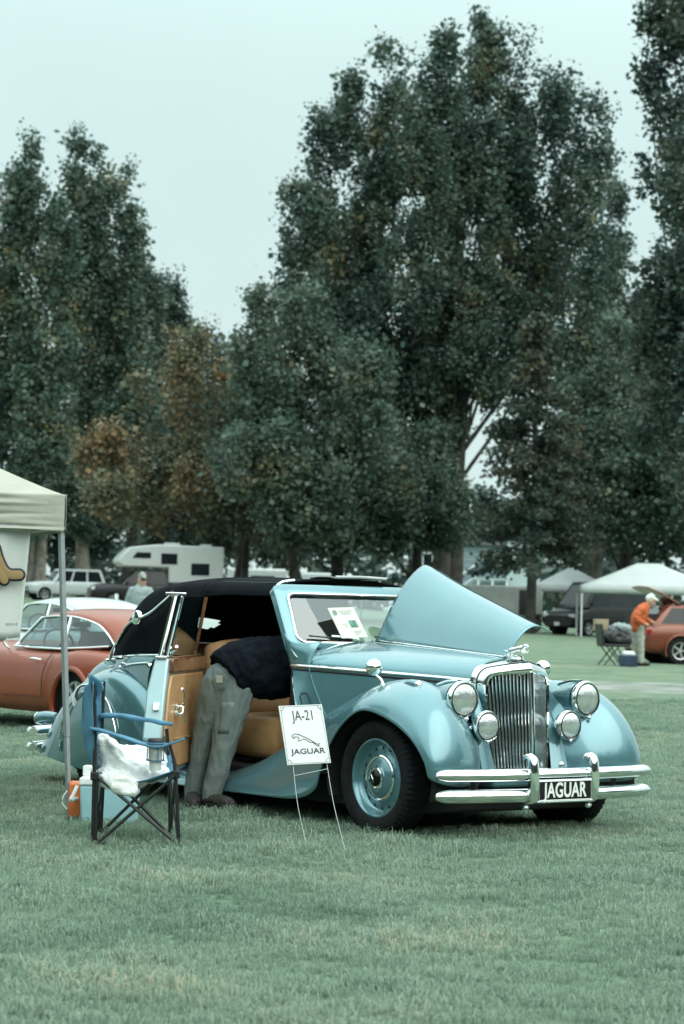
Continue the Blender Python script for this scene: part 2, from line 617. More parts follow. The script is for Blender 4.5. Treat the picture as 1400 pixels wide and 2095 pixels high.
mr = N.new('ShaderNodeMapRange'); mr.inputs['From Min'].default_value = 9; mr.inputs['From Max'].default_value = 34
mr.inputs['To Min'].default_value = 340; mr.inputs['To Max'].default_value = 70
L.new(sx.outputs['Y'], mr.inputs['Value'])
tn = N.new('ShaderNodeTexNoise'); tn.inputs['Scale'].default_value = 1.6; tn.inputs['Detail'].default_value = 6
L.new(pos.outputs[0], tn.inputs['Vector'])
mr3 = N.new('ShaderNodeMapRange'); mr3.inputs['From Min'].default_value = .3; mr3.inputs['From Max'].default_value = .6
mr3.inputs['To Min'].default_value = .8; mr3.inputs['To Max'].default_value = 1.1
L.new(tn.outputs['Fac'], mr3.inputs['Value'])
mu = N.new('ShaderNodeMath'); mu.operation = 'MULTIPLY'
L.new(mr.outputs[0], mu.inputs[0]); L.new(mr3.outputs[0], mu.inputs[1])
L.new(mu.outputs[0], dp.inputs['Density'])
L.new(gi.outputs[0], dp.inputs['Mesh'])
ci = N.new('GeometryNodeCollectionInfo'); ci.inputs['Collection'].default_value = tc_
ci.inputs['Separate Children'].default_value = True; ci.inputs['Reset Children'].default_value = True
ip = N.new('GeometryNodeInstanceOnPoints'); ip.inputs['Pick Instance'].default_value = True
rv = N.new('FunctionNodeRandomValue'); rv.data_type = 'FLOAT_VECTOR'
rv.inputs[0].default_value = (-.12, -.12, 0); rv.inputs[1].default_value = (.12, .12, 6.283)
rs = N.new('FunctionNodeRandomValue'); rs.data_type = 'FLOAT'
rs.inputs[2].default_value = .55; rs.inputs[3].default_value = 1.2
mu2 = N.new('ShaderNodeMath'); mu2.operation = 'MULTIPLY'
mr4 = N.new('ShaderNodeMapRange'); mr4.inputs['From Min'].default_value = .35; mr4.inputs['From Max'].default_value = .65
mr4.inputs['To Min'].default_value = .6; mr4.inputs['To Max'].default_value = 1.2
L.new(tn.outputs['Fac'], mr4.inputs['Value'])
L.new(rs.outputs[1], mu2.inputs[0]); L.new(mr4.outputs[0], mu2.inputs[1])
L.new(dp.outputs['Points'], ip.inputs['Points']); L.new(ci.outputs[0], ip.inputs['Instance'])
L.new(rv.outputs[0], ip.inputs['Rotation']); L.new(mu2.outputs[0], ip.inputs['Scale'])
L.new(ip.outputs[0], go.inputs[0])
gm = grass.modifiers.new('scatter', 'NODES'); gm.node_group = ng

# ================================================================== trees
def leaf_mat(name, c_dark, c_mid, c_light, c_turn, turn):
    """leaf colours vary leaf by leaf; 'turn' is the share of leaves already in autumn colour"""
    m = bpy.data.materials.new(name)
    m.use_nodes = True
    t = m.node_tree
    b = t.nodes['Principled BSDF']
    b.inputs['Roughness'].default_value = .5
    b.inputs['Specular IOR Level'].default_value = .3
    g = t.nodes.new('ShaderNodeNewGeometry')
    tc = t.nodes.new('ShaderNodeTexCoord')
    n = t.nodes.new('ShaderNodeTexNoise')
    n.inputs['Scale'].default_value = .30
    n.inputs['Detail'].default_value = 4
    t.links.new(tc.outputs['Object'], n.inputs['Vector'])
    a = t.nodes.new('ShaderNodeMath'); a.operation = 'MULTIPLY_ADD'
    a.inputs[1].default_value = .5
    q = t.nodes.new('ShaderNodeMath'); q.operation = 'MULTIPLY_ADD'
    q.inputs[1].default_value = 1.9; q.inputs[2].default_value = -.70 + turn
    t.links.new(n.outputs['Fac'], q.inputs[0])
    t.links.new(g.outputs['Random Per Island'], a.inputs[0]); t.links.new(q.outputs[0], a.inputs[2])
    r = t.nodes.new('ShaderNodeValToRGB')
    e = r.color_ramp.elements
    e[0].position, e[0].color = .0, (*c_dark, 1)
    e[1].position, e[1].color = 1.0, (*c_turn, 1)
    k = e.new(.40); k.color = (*c_mid, 1)
    k = e.new(.72); k.color = (*c_light, 1)
    k = e.new(.86); k.color = tuple((np.array(c_light)*.5 + np.array(c_turn)*.5)) + (1,)
    t.links.new(a.outputs[0], r.inputs[0])
    t.links.new(r.outputs[0], b.inputs['Base Color'])
    tr = t.nodes.new('ShaderNodeBsdfTranslucent')
    ms = t.nodes.new('ShaderNodeMixShader'); ms.inputs[0].default_value = .25
    t.links.new(r.outputs[0], tr.inputs['Color'])
    t.links.new(b.outputs[0], ms.inputs[1]); t.links.new(tr.outputs[0], ms.inputs[2])
    t.links.new(ms.outputs[0], t.nodes['Material Output'].inputs[0])
    return m
M['leaf_poplar'] = leaf_mat('poplar_leaves', (0.046,0.082,0.067), (0.072,0.117,0.092), (0.111,0.154,0.110), (0.249,0.219,0.100), -.035)
M['leaf_poplar2'] = leaf_mat('cottonwood_leaves', (0.042,0.075,0.064), (0.066,0.108,0.088), (0.102,0.142,0.106), (0.239,0.215,0.110), -.055)
M['leaf_maple'] = leaf_mat('maple_leaves', (.062,.094,.070), (.105,.128,.085), (.185,.165,.098), (.31,.20,.105), .06)
M['leaf_dark'] = leaf_mat('shade_leaves', (0.034,0.060,0.052), (0.052,0.084,0.070), (0.080,0.110,0.084), (0.150,0.135,0.070), -.12)
M['leaf_bush'] = leaf_mat('ash_leaves', (0.053,0.092,0.075), (0.086,0.132,0.106), (0.128,0.167,0.124), (0.249,0.210,0.110), -.06)
M['leaf_spruce'] = leaf_mat('spruce_needles', (0.034,0.056,0.048), (0.053,0.078,0.061), (0.088,0.097,0.066), (0.150,0.119,0.070), -.04)
M['bark'] = mat('bark', (.045, .043, .038), .95, var=.4, vscale=3, bump=.9, bscale=14)
M['bark_pale'] = mat('pale_bark', (.16, .145, .12), .95, var=.35, vscale=3, bump=.9, bscale=14)

def leaves_mesh(P, size, rg, drop=.3, upright=.0, name='crown'):
    """many leaf-sized folded quads at points P"""
    n = len(P)
    d = rg.normal(size=(n, 3)); d[:, 2] = d[:, 2]*.6 - drop
    d /= np.linalg.norm(d, axis=1)[:, None]
    u = rg.normal(size=(n, 3)); u -= (u*d).sum(1)[:, None]*d
    u /= np.linalg.norm(u, axis=1)[:, None]
    s = size*rg.uniform(.45, 1.45, n)[:, None]   # size: one value or one per leaf
    V = np.stack([P, P + d*s*.5 + u*s*.42, P + d*s, P + d*s*.5 - u*s*.42], 1).reshape(-1, 3)
    F = np.arange(n*4).reshape(n, 4)
    me = bpy.data.meshes.new(name)
    me.vertices.add(n*4); me.vertices.foreach_set('co', V.ravel())
    me.loops.add(n*4); me.loops.foreach_set('vertex_index', F.ravel())
    me.polygons.add(n); me.polygons.foreach_set('loop_start', np.arange(0, n*4, 4)); me.polygons.foreach_set('loop_total', np.full(n, 4))
    me.update(calc_edges=True)
    return me

def tree(name, x, y, H, plumes, label, leafm, size=.175, seed=1, trunk_r=.4, bark=None, stems=1, lean=0.0, per=96, clump=.62, density=1.0, group=None, bare=.12, cat='tree', rounded=False):
    """plumes: (dx, dy, z0, z1, r) upright foliage masses on their own limbs, in metres from the foot"""
    rg = np.random.default_rng(seed)
    z0 = gz(x, y)
    root = empty(name, (x, y, z0), 0, label, cat, group)
    tm = MB()
    hub = [np.array([rg.normal()*.3*(stems > 1), rg.normal()*.3*(stems > 1), 0]) for _ in range(stems)]
    pts_all, sz_all = [], []
    zmax = max(p[3] for p in plumes)
    n_main = len(plumes)
    for (dx, dy, a, b_, r) in list(plumes):          # side sprays that break the outline
        if r < 1.1:
            continue
        for q in range(5):
            an = rg.uniform(0, 6.283); h = b_ - a
            s0 = a + h*rg.uniform(.12, .78)
            rad = r*rg.uniform(.7, 1.05)*(1 - .45*(s0 - a)/h)
            plumes = plumes + [(dx + rad*math.cos(an), dy + rad*math.sin(an), s0, min(b_*1.02, s0 + h*rg.uniform(.14, .26) + 1.3), r*rg.uniform(.24, .38))]
    # trunk stems
    for k in range(stems):
        top = np.array([lean + hub[k][0]*2, 1.8 + abs(hub[k][1])*2, zmax*.62])
        rows = [hub[k]*1.0, hub[k] + (top-hub[k])*.12 + rg.normal(size=3)*[.08,.08,0], hub[k] + (top-hub[k])*.45 + rg.normal(size=3)*[.3,.3,0], top]
        r0 = trunk_r/(stems**.5)
        tm.tube(rows, [r0*1.35, r0, r0*.7, r0*.25], 9, smooth=4)
    limb = MB()
    for pi_, (dx, dy, a, b_, r) in enumerate(plumes):
        h = b_ - a
        fz = max(zmax*bare, a*.55)
        st = np.array([dx*.1, dy*.1, fz]); en = np.array([dx, dy, a + h*.85])
        md = st*.55 + en*.45 + np.array([dx*.22, dy*.22, -h*.03])
        if pi_ < n_main: limb.tube([st, md, en], [trunk_r*.17, trunk_r*.09, .015], 6, smooth=4)
        nc = max(4, int(1.08*density*(h*r*1.55 + r*r*3)/(clump*.9)))
        for c in range(nc):
            t_ = rg.random()
            prof = (math.sin(math.pi*min(1, (t_*.93+.07))**.75))**.65 if rounded else 1.24*(t_ + .03)**.32*(1 - t_)**.52
            ang = rg.uniform(0, 6.283); rr = r*prof*(rg.random()**.38)
            sway = np.array([noise.noise(Vector((dx+t_*3, dy, seed))), noise.noise(Vector((dy+t_*3, dx, seed+5)))])*r*.35
            cen = np.array([dx + rr*math.cos(ang) + sway[0], dy + rr*math.sin(ang) + sway[1], a + h*t_])
            # foliage hangs along a short twig
            tw_ = np.array([math.cos(ang)*.5, math.sin(ang)*.5, .55 + .4*t_]); tw_ /= np.linalg.norm(tw_)
            cr_ = clump*rg.uniform(.6, 1.3)
            m_ = int(per*rg.uniform(.6, 1.3))
            w_ = np.clip(rg.normal(size=(m_, 3)), -1.7, 1.7)*cr_*.40
            al = rg.uniform(-1, 1, m_)[:, None]*tw_*cr_*.95
            pts_all.append(cen + w_ + al)
            sz_all.append(np.full(m_, size))
            if c % 2 == 0:          # larger inner leaves close to the limb
                k_ = int(per*.35)
                q_ = np.array([dx + rr*.45*math.cos(ang) + sway[0], dy + rr*.45*math.sin(ang) + sway[1], a + h*t_])
                pts_all.append(q_ + rg.normal(size=(k_, 3))*clump*.55)
                sz_all.append(np.full(k_, size*1.7))
            if c % 5 == 0:
                limb.tube([en*0.4+st*0.2+cen*.4 if rg.random() < .3 else np.array([dx, dy, cen[2]-r*.5]), cen], [.045, .012], 4, caps=False)
    o = tm.build('trunk', bark or M['bark'], root, sharp=60)
    limb.build('limbs', bark or M['bark'], root, sharp=60)
    me = leaves_mesh(np.concatenate(pts_all), np.concatenate(sz_all)[:, None], rg)
    me.materials.append(leafm)
    cr2 = bpy.data.objects.new('crown', me)
    COL.objects.link(cr2)
    cr2.parent = root
    return root
def at(px, D, py=1220.0):
    """x for a picture point at distance D"""
    ro = R(1.4)
    return ((px - 700)*math.cos(ro) + (py - 1047.5)*math.sin(ro)) * D / 4950.0
def hz(py, px, D):
    """height above the field's foot for a picture row at distance D"""
    ro = R(1.4)
    a0, b0 = px - 700, py - 1047.5
    b_ = -a0*math.sin(ro) + b0*math.cos(ro)
    v = -b_/4950.0
    return CAM_H + D*(math.sin(.0388) + math.cos(.0388)*v)/(math.cos(.0388) - math.sin(.0388)*v)
def plume(px, py_top, py_bot, wpx, D, x0, dy=0.0):
    z0 = gz(x0, D)
    return (at(px, D, (py_top + py_bot)/2) - x0, dy, max(1.2, hz(py_bot, px, D) - z0 + (1.0 if py_bot > 1090 else 0)), hz(py_top, px, D) - z0, wpx*D/4950.0/2)

# ================================================================== the blue open-door convertible
CAR_LOC, CAR_RZ = (0.8494, 14.7488, 0.0), -0.9234
car = empty('vintage_convertible_car', CAR_LOC, CAR_RZ,
            'pale blue vintage drophead car with black hood, open door and raised bonnet', 'car')
CARM = Matrix.Translation(CAR_LOC) @ Matrix.Rotation(CAR_RZ, 4, 'Z')
def car_w(x, y, z):
    return CARM @ Vector((x, y, z))
def mir(C):
    return np.asarray(C, float) * np.array([1, -1, 1])

# ---- front wings
FW = [
 [(.43,-.33,.33),(.48,-.38,.33),(.535,-.47,.33),(.585,-.60,.33),(.60,-.71,.34),(.585,-.79,.36),(.55,-.82,.385)],
 [(.40,-.31,.47),(.46,-.37,.48),(.53,-.46,.49),(.585,-.60,.49),(.595,-.72,.49),(.575,-.81,.485),(.53,-.84,.48)],
 [(.36,-.30,.58),(.40,-.36,.61),(.465,-.46,.645),(.53,-.60,.665),(.54,-.73,.65),(.505,-.82,.615),(.45,-.855,.58)],
 [(.30,-.30,.66),(.32,-.37,.71),(.365,-.47,.765),(.425,-.60,.805),(.435,-.72,.78),(.395,-.82,.725),(.335,-.865,.655)],
 [(.22,-.32,.70),(.235,-.39,.79),(.265,-.48,.85),(.295,-.59,.885),(.29,-.71,.86),(.25,-.815,.79),(.20,-.865,.705)],
 [(.10,-.36,.72),(.10,-.42,.84),(.115,-.50,.905),(.12,-.59,.918),(.10,-.70,.89),(.07,-.81,.82),(.04,-.86,.738)],
 [(-.08,-.42,.70),(-.08,-.46,.82),(-.08,-.53,.89),(-.08,-.60,.903),(-.08,-.70,.875),(-.09,-.805,.80),(-.09,-.855,.725)],
 [(-.26,-.48,.66),(-.26,-.52,.755),(-.26,-.57,.825),(-.26,-.63,.838),(-.26,-.71,.81),(-.25,-.80,.73),(-.24,-.85,.64)],
 [(-.42,-.54,.60),(-.43,-.575,.685),(-.44,-.61,.745),(-.45,-.65,.757),(-.44,-.72,.727),(-.41,-.80,.63),(-.37,-.845,.50)],
 [(-.60,-.58,.50),(-.61,-.61,.595),(-.62,-.635,.66),(-.63,-.665,.672),(-.61,-.73,.635),(-.53,-.805,.50),(-.445,-.845,.36)],
 [(-.80,-.62,.40),(-.81,-.64,.50),(-.82,-.655,.558),(-.83,-.68,.568),(-.80,-.735,.53),(-.68,-.805,.38),(-.505,-.845,.235)],
 [(-1.05,-.65,.32),(-1.05,-.66,.39),(-1.05,-.67,.428),(-1.06,-.69,.438),(-1.04,-.735,.41),(-.92,-.80,.29),(-.72,-.835,.17)],
 [(-1.35,-.66,.24),(-1.35,-.67,.285),(-1.35,-.68,.318),(-1.36,-.69,.327),(-1.35,-.735,.305),(-1.28,-.80,.235),(-1.15,-.83,.158)],
 [(-1.75,-.66,.19),(-1.75,-.67,.225),(-1.75,-.68,.243),(-1.75,-.69,.25),(-1.75,-.735,.238),(-1.75,-.795,.20),(-1.75,-.82,.155)],
 [(-2.45,-.66,.19),(-2.45,-.67,.215),(-2.45,-.68,.233),(-2.45,-.69,.24),(-2.45,-.735,.23),(-2.45,-.795,.195),(-2.45,-.82,.155)],
]
for side in (1, -1):
    C = np.array(FW, float) if side == 1 else mir(FW)
    g = MB().surf(C, 7, 6).build('front_wing', M['paint'], car, sharp=60, solid=0.012, off=0)
    # dark inner arch behind the wheel opening
    arch = []
    for a in np.linspace(-0.25, math.pi + 0.35, 22):
        cx, cz = 0.03 + 0.47 * math.cos(a) * (1.12 if math.cos(a) > 0 else 1), 0.34 + 0.37 * math.sin(a)
        arch.append([(cx, -side * 0.80, cz), (cx, -side * 0.45, cz)])
    MB().grid(np.array(arch)).build('wheel_well', M['dark'], car)

# ---- rear wings with closed wheel spats
crest = [(-2.36,.165),(-2.375,.40),(-2.45,.60),(-2.62,.775),(-2.86,.875),(-3.10,.895),(-3.34,.83),(-3.56,.70),(-3.74,.54),(-3.88,.38),(-3.975,.27)]
ctr = (-3.12, .17)
RW = []
for (cx, cz) in crest:
    row = []
    for k, y in ((-0.03, -.50), (0.0, -.62), (0.035, -.72), (0.12, -.80), (0.26, -.84), (0.5, -.858), (0.75, -.858), (0.98, -.85)):
        row.append((cx + (ctr[0] - cx) * k, y, cz + (ctr[1] - cz) * k))
    RW.append(row)
for side in (1, -1):
    C = np.array(RW) if side == 1 else mir(RW)
    wing = MB().surf(C, 6, 5).build('rear_wing', M['paint'], car, sharp=60)
    ring = [(-3.10 + 0.37 * math.cos(a), -side * (0.866 - 0.05 * max(0, math.sin(a) - .5)), 0.36 + 0.37 * math.sin(a))
            for a in np.linspace(-0.35, math.pi + 0.2, 40)]
    MB().tube(ring, 0.008, 8).build('spat_trim', M['chrome'], wing)
    bead = [np.array(c) + np.array([0, 0.004, 0.004]) for c in (np.array(RW)[:, 1] if side == 1 else mir(RW)[:, 1])]
    MB().tube(bead, 0.008, 6, smooth=6).build('wing_piping', M['rubber_seal'], wing)

# ---- bonnet: near half shut, far half raised on the centre hinge
def bonnet_row(X, w, zt, ztr, Xs=None):
    Xs = X if Xs is None else Xs
    return [(X,0,zt),(X,-.40*w,zt-.07*(zt-ztr)),(X,-.68*w,zt-.25*(zt-ztr)),(X,-.87*w,zt-.50*(zt-ztr)),(Xs,-.975*w,zt-.76*(zt-ztr)),(Xs,-w-.004,ztr)]
BR = [(.27,.272,1.062,.925),(.05,.325,1.078,.935),(-.25,.40,1.094,.945),(-.55,.475,1.108,.955),(-.85,.56,1.122,.965),(-1.03,.615,1.13,.97)]
lidC = [bonnet_row(*b) for b in BR]
MB().surf(np.array(lidC), 6, 6).build('bonnet', M['paint'], car, sharp=60, solid=0.006)
# raised half: turn the mirrored half about the hinge
hinge_a = np.array([.27, 0.004, 1.066]); hinge_b = np.array([-1.03, 0.004, 1.134])
axis = Vector(hinge_b - hinge_a).normalized()
ang = R(-66)
G = np.array([list(r) + [(r[-1][0], r[-1][1] + .004, r[-1][2] - .055), (r[-1][0], r[-1][1] + .010, r[-1][2] - .10)] for r in [[tuple(p) for p in row] for row in mir(lidC)]])
rot = Matrix.Rotation(ang, 3, axis)
G2 = np.array([[np.array(rot @ Vector(p - hinge_a)) + hinge_a for p in row] for row in G])
# rolled lower lip that ends as the top edge when open
MB().surf(G2, 6, 6).build('bonnet_raised', M['paint'], car, sharp=60, solid=0.008)
MB().tube([hinge_a + np.array([0, -.004, .002]), hinge_b + np.array([0, -.004, .002])], 0.0055, 8).build('bonnet_hinge', M['chrome'], car)
# engine bay under the raised half
MB().box((-.35, .25, .80), (1.0, .42, .10)).box((-.35, .20, .92), (.85, .16, .12)).build('engine', M['dark'], car, bevel=.02)

# side panels below the trim line, running back to the door opening
def side_panel(sgn):
    rows = []
    for (X, w, zt, ztr) in BR + [(-1.055,.622,1.13,.971)]:
        lowX = X if X > -1 else X + (.12 if X > -1.04 else .15)
        w2 = w + 0.006
        rows.append([(X, -sgn*w2, ztr+.002), (X + (lowX-X)*.2, -sgn*(w2+.012), ztr-.09), (X+(lowX-X)*.55, -sgn*(w2+.024), ztr-.22),
                     (X+(lowX-X)*.85, -sgn*(w2+.028), ztr-.36), (lowX, -sgn*(w2+.026), ztr-.50)])
    return np.array(rows)
for sgn in (1, -1):
    sp = MB().surf(side_panel(sgn), 5, 5).build('bonnet_side', M['paint'], car, sharp=60, solid=0.01)
    tr = [(X, -sgn*(w+.012), ztr+.001) for (X, w, zt, ztr) in BR] + [(-1.058, -sgn*.634, .971)]
    MB().tube(tr, 0.011, 8, smooth=4).build('side_moulding', M['chrome'], sp)
    tr = [(X, -sgn*(w+.010), ztr-.024) for (X, w, zt, ztr) in BR] + [(-1.055, -sgn*.632, .947)]
    MB().tube(tr, 0.007, 6, smooth=4).build('moulding_shadow_line', M['rubber_seal'], sp)
    # bonnet shut line and scuttle vent flap
    wx = lambda X: np.interp(-X, [-b[0] for b in BR], [b[1] for b in BR])
    sl = [(-.93, -sgn*(wx(-.93)*.86+.004), 1.052), (-.925, -sgn*(wx(-.925)+.004), .985), (-.895,-sgn*(wx(-.895)+.022),.90), (-.81, -sgn*(wx(-.81)+.032), .74), (-.73, -sgn*(wx(-.73)+.034), .60)]
    MB().tube(sl, 0.0035, 6, smooth=4).build('bonnet_bead', M['paint'], sp)
    fl = [(X, -sgn*(wx(X)+.046), z) for X, z in ((-.955,.78),(-.945,.80),(-.915,.805),(-.895,.79),(-.835,.63),(-.845,.61),(-.88,.605),(-.895,.625))]
    MB().tube(fl, 0.0035, 6, closed=True).build('vent_flap_outline', M['rubber_seal'], sp)

# scuttle top between bonnet and windscreen
SC = [bonnet_row(-1.032,.617,1.131,.972), bonnet_row(-1.10,.635,1.128,.985), bonnet_row(-1.20,.645,1.12,1.02)]
SC[1] = [(x if i < 2 else -1.045 - .03*(i == 2), y, z) for i, (x, y, z) in enumerate(SC[1])]
SC[2] = [(x if i < 2 else -1.06 - .06*(i == 2), y, z) for i, (x, y, z) in enumerate(SC[2])]
for sgn in (1, -1):
    C = np.array(SC) if sgn == 1 else mir(SC)
    MB().surf(C, 4, 6).build('scuttle', M['paint'], car, sharp=60, solid=.006)

for sgn in (1, -1):
    C = [[(-1.125,-.648,1.17),(-1.075,-.652,1.135),(-1.02,-.63,1.115),(-.955,-.575,1.118),(-.92,-.50,1.124)],
         [(-1.095,-.652,1.08),(-1.06,-.655,1.07),(-1.005,-.636,1.06),(-.95,-.60,1.062),(-.915,-.545,1.08)],
         [(-1.062,-.640,.972),(-1.04,-.637,.972),(-.995,-.622,.970),(-.95,-.607,.968),(-.92,-.597,.967)]]
    C = np.array(C) if sgn == 1 else mir(C)
    MB().surf(C, 5, 5).build('pillar_foot', M['paint'], car, sharp=60, solid=.008)

# ---- windscreen
B0 = np.array([-1.055, 0, 1.105]); TOPV = np.array([-.262, 0, .335]); ul = TOPV / np.linalg.norm(TOPV)
wn = np.array([ul[2], 0, -ul[0]])
def scr(y, s, out=0.0):
    bow = 0.055 * (1 - (y / .62) ** 2)
    return B0 + np.array([bow, y, 0]) + ul * s + wn * out
def rr_outline(yb, yt, s0, s1, r, n=6):
    pts = []
    for (y, s, a0) in ((yb - r, s0 + r, -90), (yt - r, s1 - r, 0), (-(yt - r), s1 - r, 90), (-(yb - r), s0 + r, 180)):
        for k in range(n + 1):
            a = R(a0 + 90 * k / n)
            pts.append((y + r * math.cos(a), s + r * math.sin(a)))
    out = []
    for i in range(len(pts)):      # subdivide the long edges so that they follow the bow
        p, q = pts[i], pts[(i + 1) % len(pts)]
        k = max(1, int(abs(q[0] - p[0]) / .06))
        out += [(p[0] + (q[0] - p[0]) * j / k, p[1] + (q[1] - p[1]) * j / k) for j in range(k)]
    return out
inner = rr_outline(.585, .535, .005, .395, .06)
outer = []
for (y, s) in inner:
    dy, ds = y / .56, (s - .2) / .2
    yo = (.648 - .095 * (min(max(s, 0), .42) / .42)) if abs(dy) > .8 else None
    k = 1.0
    # push outwards: pillars 0.07, header 0.085, foot 0.03
    py = y + math.copysign(.068, y) * max(0, min(1, (abs(y) - .42) / .1))
    ps = s + (.085 * max(0, min(1, (s - .30) / .06)) if s > .2 else -(.03 + .10 * max(0, min(1, (abs(y) - .50) / .07))) * max(0, min(1, (.10 - s) / .07)))
    outer.append((py, ps))
rings = [[scr(y, s, -.035) for y, s in inner], [scr(y, s, .006) for y, s in inner],
         [scr((yi*.6+yo*.4), (si*.6+so*.4), .014) for (yi, si), (yo, so) in zip(inner, outer)],
         [scr(yo, so, -.004) for yo, so in outer], [scr(yo, so, -.05) for yo, so in outer]]
ws = MB().grid(np.array(rings), closed_v=True).build('windscreen_frame', M['paint'], car, sharp=50)
MB().tube([scr(y, s, .010) for y, s in inner], .0085, 8, closed=True).build('windscreen_trim', M['chrome'], ws)
MB().tube([scr(y*.985, .2+(s-.2)*.955, .006) for y, s in inner], .006, 6, closed=True).build('windscreen_seal', M['rubber_seal'], ws)
gl = MB()
ys = np.linspace(-.575, .575, 13)
gl.grid(np.array([[scr(y * (1 - .085 * s / .4), s, -.006) for y in ys] for s in (.012, .14, .27, .388)]))
gl.build('windscreen_glass', glass_mat('windscreen_glass', (.8,.9,.9), 0.0, 2.0), ws)
for (yb, yt) in ((-.40, -.13), (.10, .36)):
    wa = [scr(yb + .24, .005, .03), scr(yb + .22, .02, .04), scr(yb + .05, .045, .03)]
    wp = MB().tube(wa, .006, 6, smooth=4).build('wiper_arm', M['chrome'], ws)
    MB().tube([scr(yb - .10, .055, .014), scr(yb + .20, .03, .014)], .006, 6).build('wiper_blade', M['black'], wp)
# show card propped inside the glass
# ---- soft top
def sym(rows):
    return np.array([list(r) + [(x, -y, z) for (x, y, z) in reversed(r[:-1])] for r in rows], float)
RF = [[(X,-.592+d,1.405),(X,-.575+d,1.445),(X,-.52+d,1.485),(X,-.36,1.508),(X,-.18,1.52),(X,0,1.523)] for X, d in ((-1.38,.03),(-1.60,.01),(-1.85,-.004))]
RF.append([(-2.13,-.604,1.39),(-2.13,-.585,1.445),(-2.13,-.525,1.49),(-2.13,-.36,1.517),(-2.13,-.18,1.528),(-2.13,0,1.532)])
top = MB().surf(sym(RF), 6, 6).build('soft_top', M['fabric_top'], car, sharp=70, solid=.014)
RR = [
 [(-2.12,-.668,1.0),(-2.12,-.65,1.2),(-2.12,-.602,1.39),(-2.12,-.525,1.49),(-2.12,-.25,1.527),(-2.12,0,1.533)],
 [(-2.50,-.668,.99),(-2.50,-.65,1.19),(-2.50,-.602,1.375),(-2.50,-.52,1.475),(-2.52,-.25,1.517),(-2.55,0,1.525)],
 [(-2.85,-.658,.975),(-2.83,-.635,1.16),(-2.83,-.585,1.325),(-2.86,-.49,1.43),(-2.90,-.25,1.475),(-2.93,0,1.485)],
 [(-3.10,-.635,.96),(-3.06,-.61,1.11),(-3.05,-.56,1.25),(-3.09,-.46,1.345),(-3.16,-.24,1.385),(-3.19,0,1.395)],
 [(-3.30,-.56,.95),(-3.26,-.54,1.06),(-3.24,-.49,1.16),(-3.27,-.40,1.235),(-3.33,-.20,1.27),(-3.36,0,1.28)],
 [(-3.45,-.42,.95),(-3.43,-.40,1.02),(-3.42,-.36,1.075),(-3.43,-.28,1.115),(-3.46,-.15,1.135),(-3.48,0,1.14)],
 [(-3.53,-.24,.95),(-3.53,-.22,.962),(-3.53,-.19,.972),(-3.54,-.14,.98),(-3.55,-.07,.985),(-3.56,0,.985)]]
Gq = catmull(sym(RR), 7)
Gq = np.swapaxes(catmull(np.swapaxes(Gq, 0, 1), 6), 0, 1)
rb = MB()
a_, b_ = Gq.shape[:2]
fs = []
cj = b_ // 2
for i in range(a_ - 1):
    for j in range(b_ - 1):
        if 4*7 + 1 <= i < 4*7 + 5 and abs(j + .5 - cj) < 12.5 - (1 if i in (29, 32) else 0):
            continue                      # slot of the rear window
        fs.append((i*b_+j, (i+1)*b_+j, (i+1)*b_+j+1, i*b_+j+1))
rb.add(Gq.reshape(-1, 3), fs)
rear = rb.build('soft_top_rear', M['fabric_top'], car, sharp=70, solid=.012)
M['vinyl'] = glass_mat('rear_window_vinyl', (0.8, 0.86, 0.86), 0.1)
vt = M['vinyl'].node_tree
v_tr = vt.nodes.new('ShaderNodeBsdfTranslucent')
v_tr.inputs['Color'].default_value = (.72, .76, .74, 1)
v_mx = vt.nodes.new('ShaderNodeMixShader')
v_mx.inputs[0].default_value = .6
v_out = [n for n in vt.nodes if n.type == 'OUTPUT_MATERIAL'][0]
vt.links.new(v_out.inputs[0].links[0].from_socket, v_mx.inputs[1])
vt.links.new(v_tr.outputs[0], v_mx.inputs[2])
vt.links.new(v_mx.outputs[0], v_out.inputs[0])
MB().add(Gq[28:34, cj-14:cj+15].reshape(-1,3) + np.array([.004,0,0]), [(i*29+j,(i+1)*29+j,(i+1)*29+j+1,i*29+j+1) for i in range(5) for j in range(28)]).build('rear_window', M['vinyl'], rear)
edge = [np.array(r[0]) + np.array([0, -.006, 0]) for r in RR]
edge += [np.array((x, -y, z)) + np.array([0, .006, 0]) for (x, y, z) in [r[0] for r in reversed(RR[:-1])]]
MB().tube(edge, .009, 8, smooth=5).build('hood_edge_bead', M['chrome'], rear)
MB().tube([(-1.375,-.562,1.40),(-1.372,-.55,1.45),(-1.372,-.50,1.492),(-1.372,-.40,1.508)], .009, 8, smooth=4).build('header_bead', M['chrome'], top)
MB().tube([(-2.12,-.50,1.49),(-1.9,-.50,1.492),(-1.6,-.5,1.488),(-1.4,-.5,1.487)], .005, 6).build('roof_seam', M['black'], top)
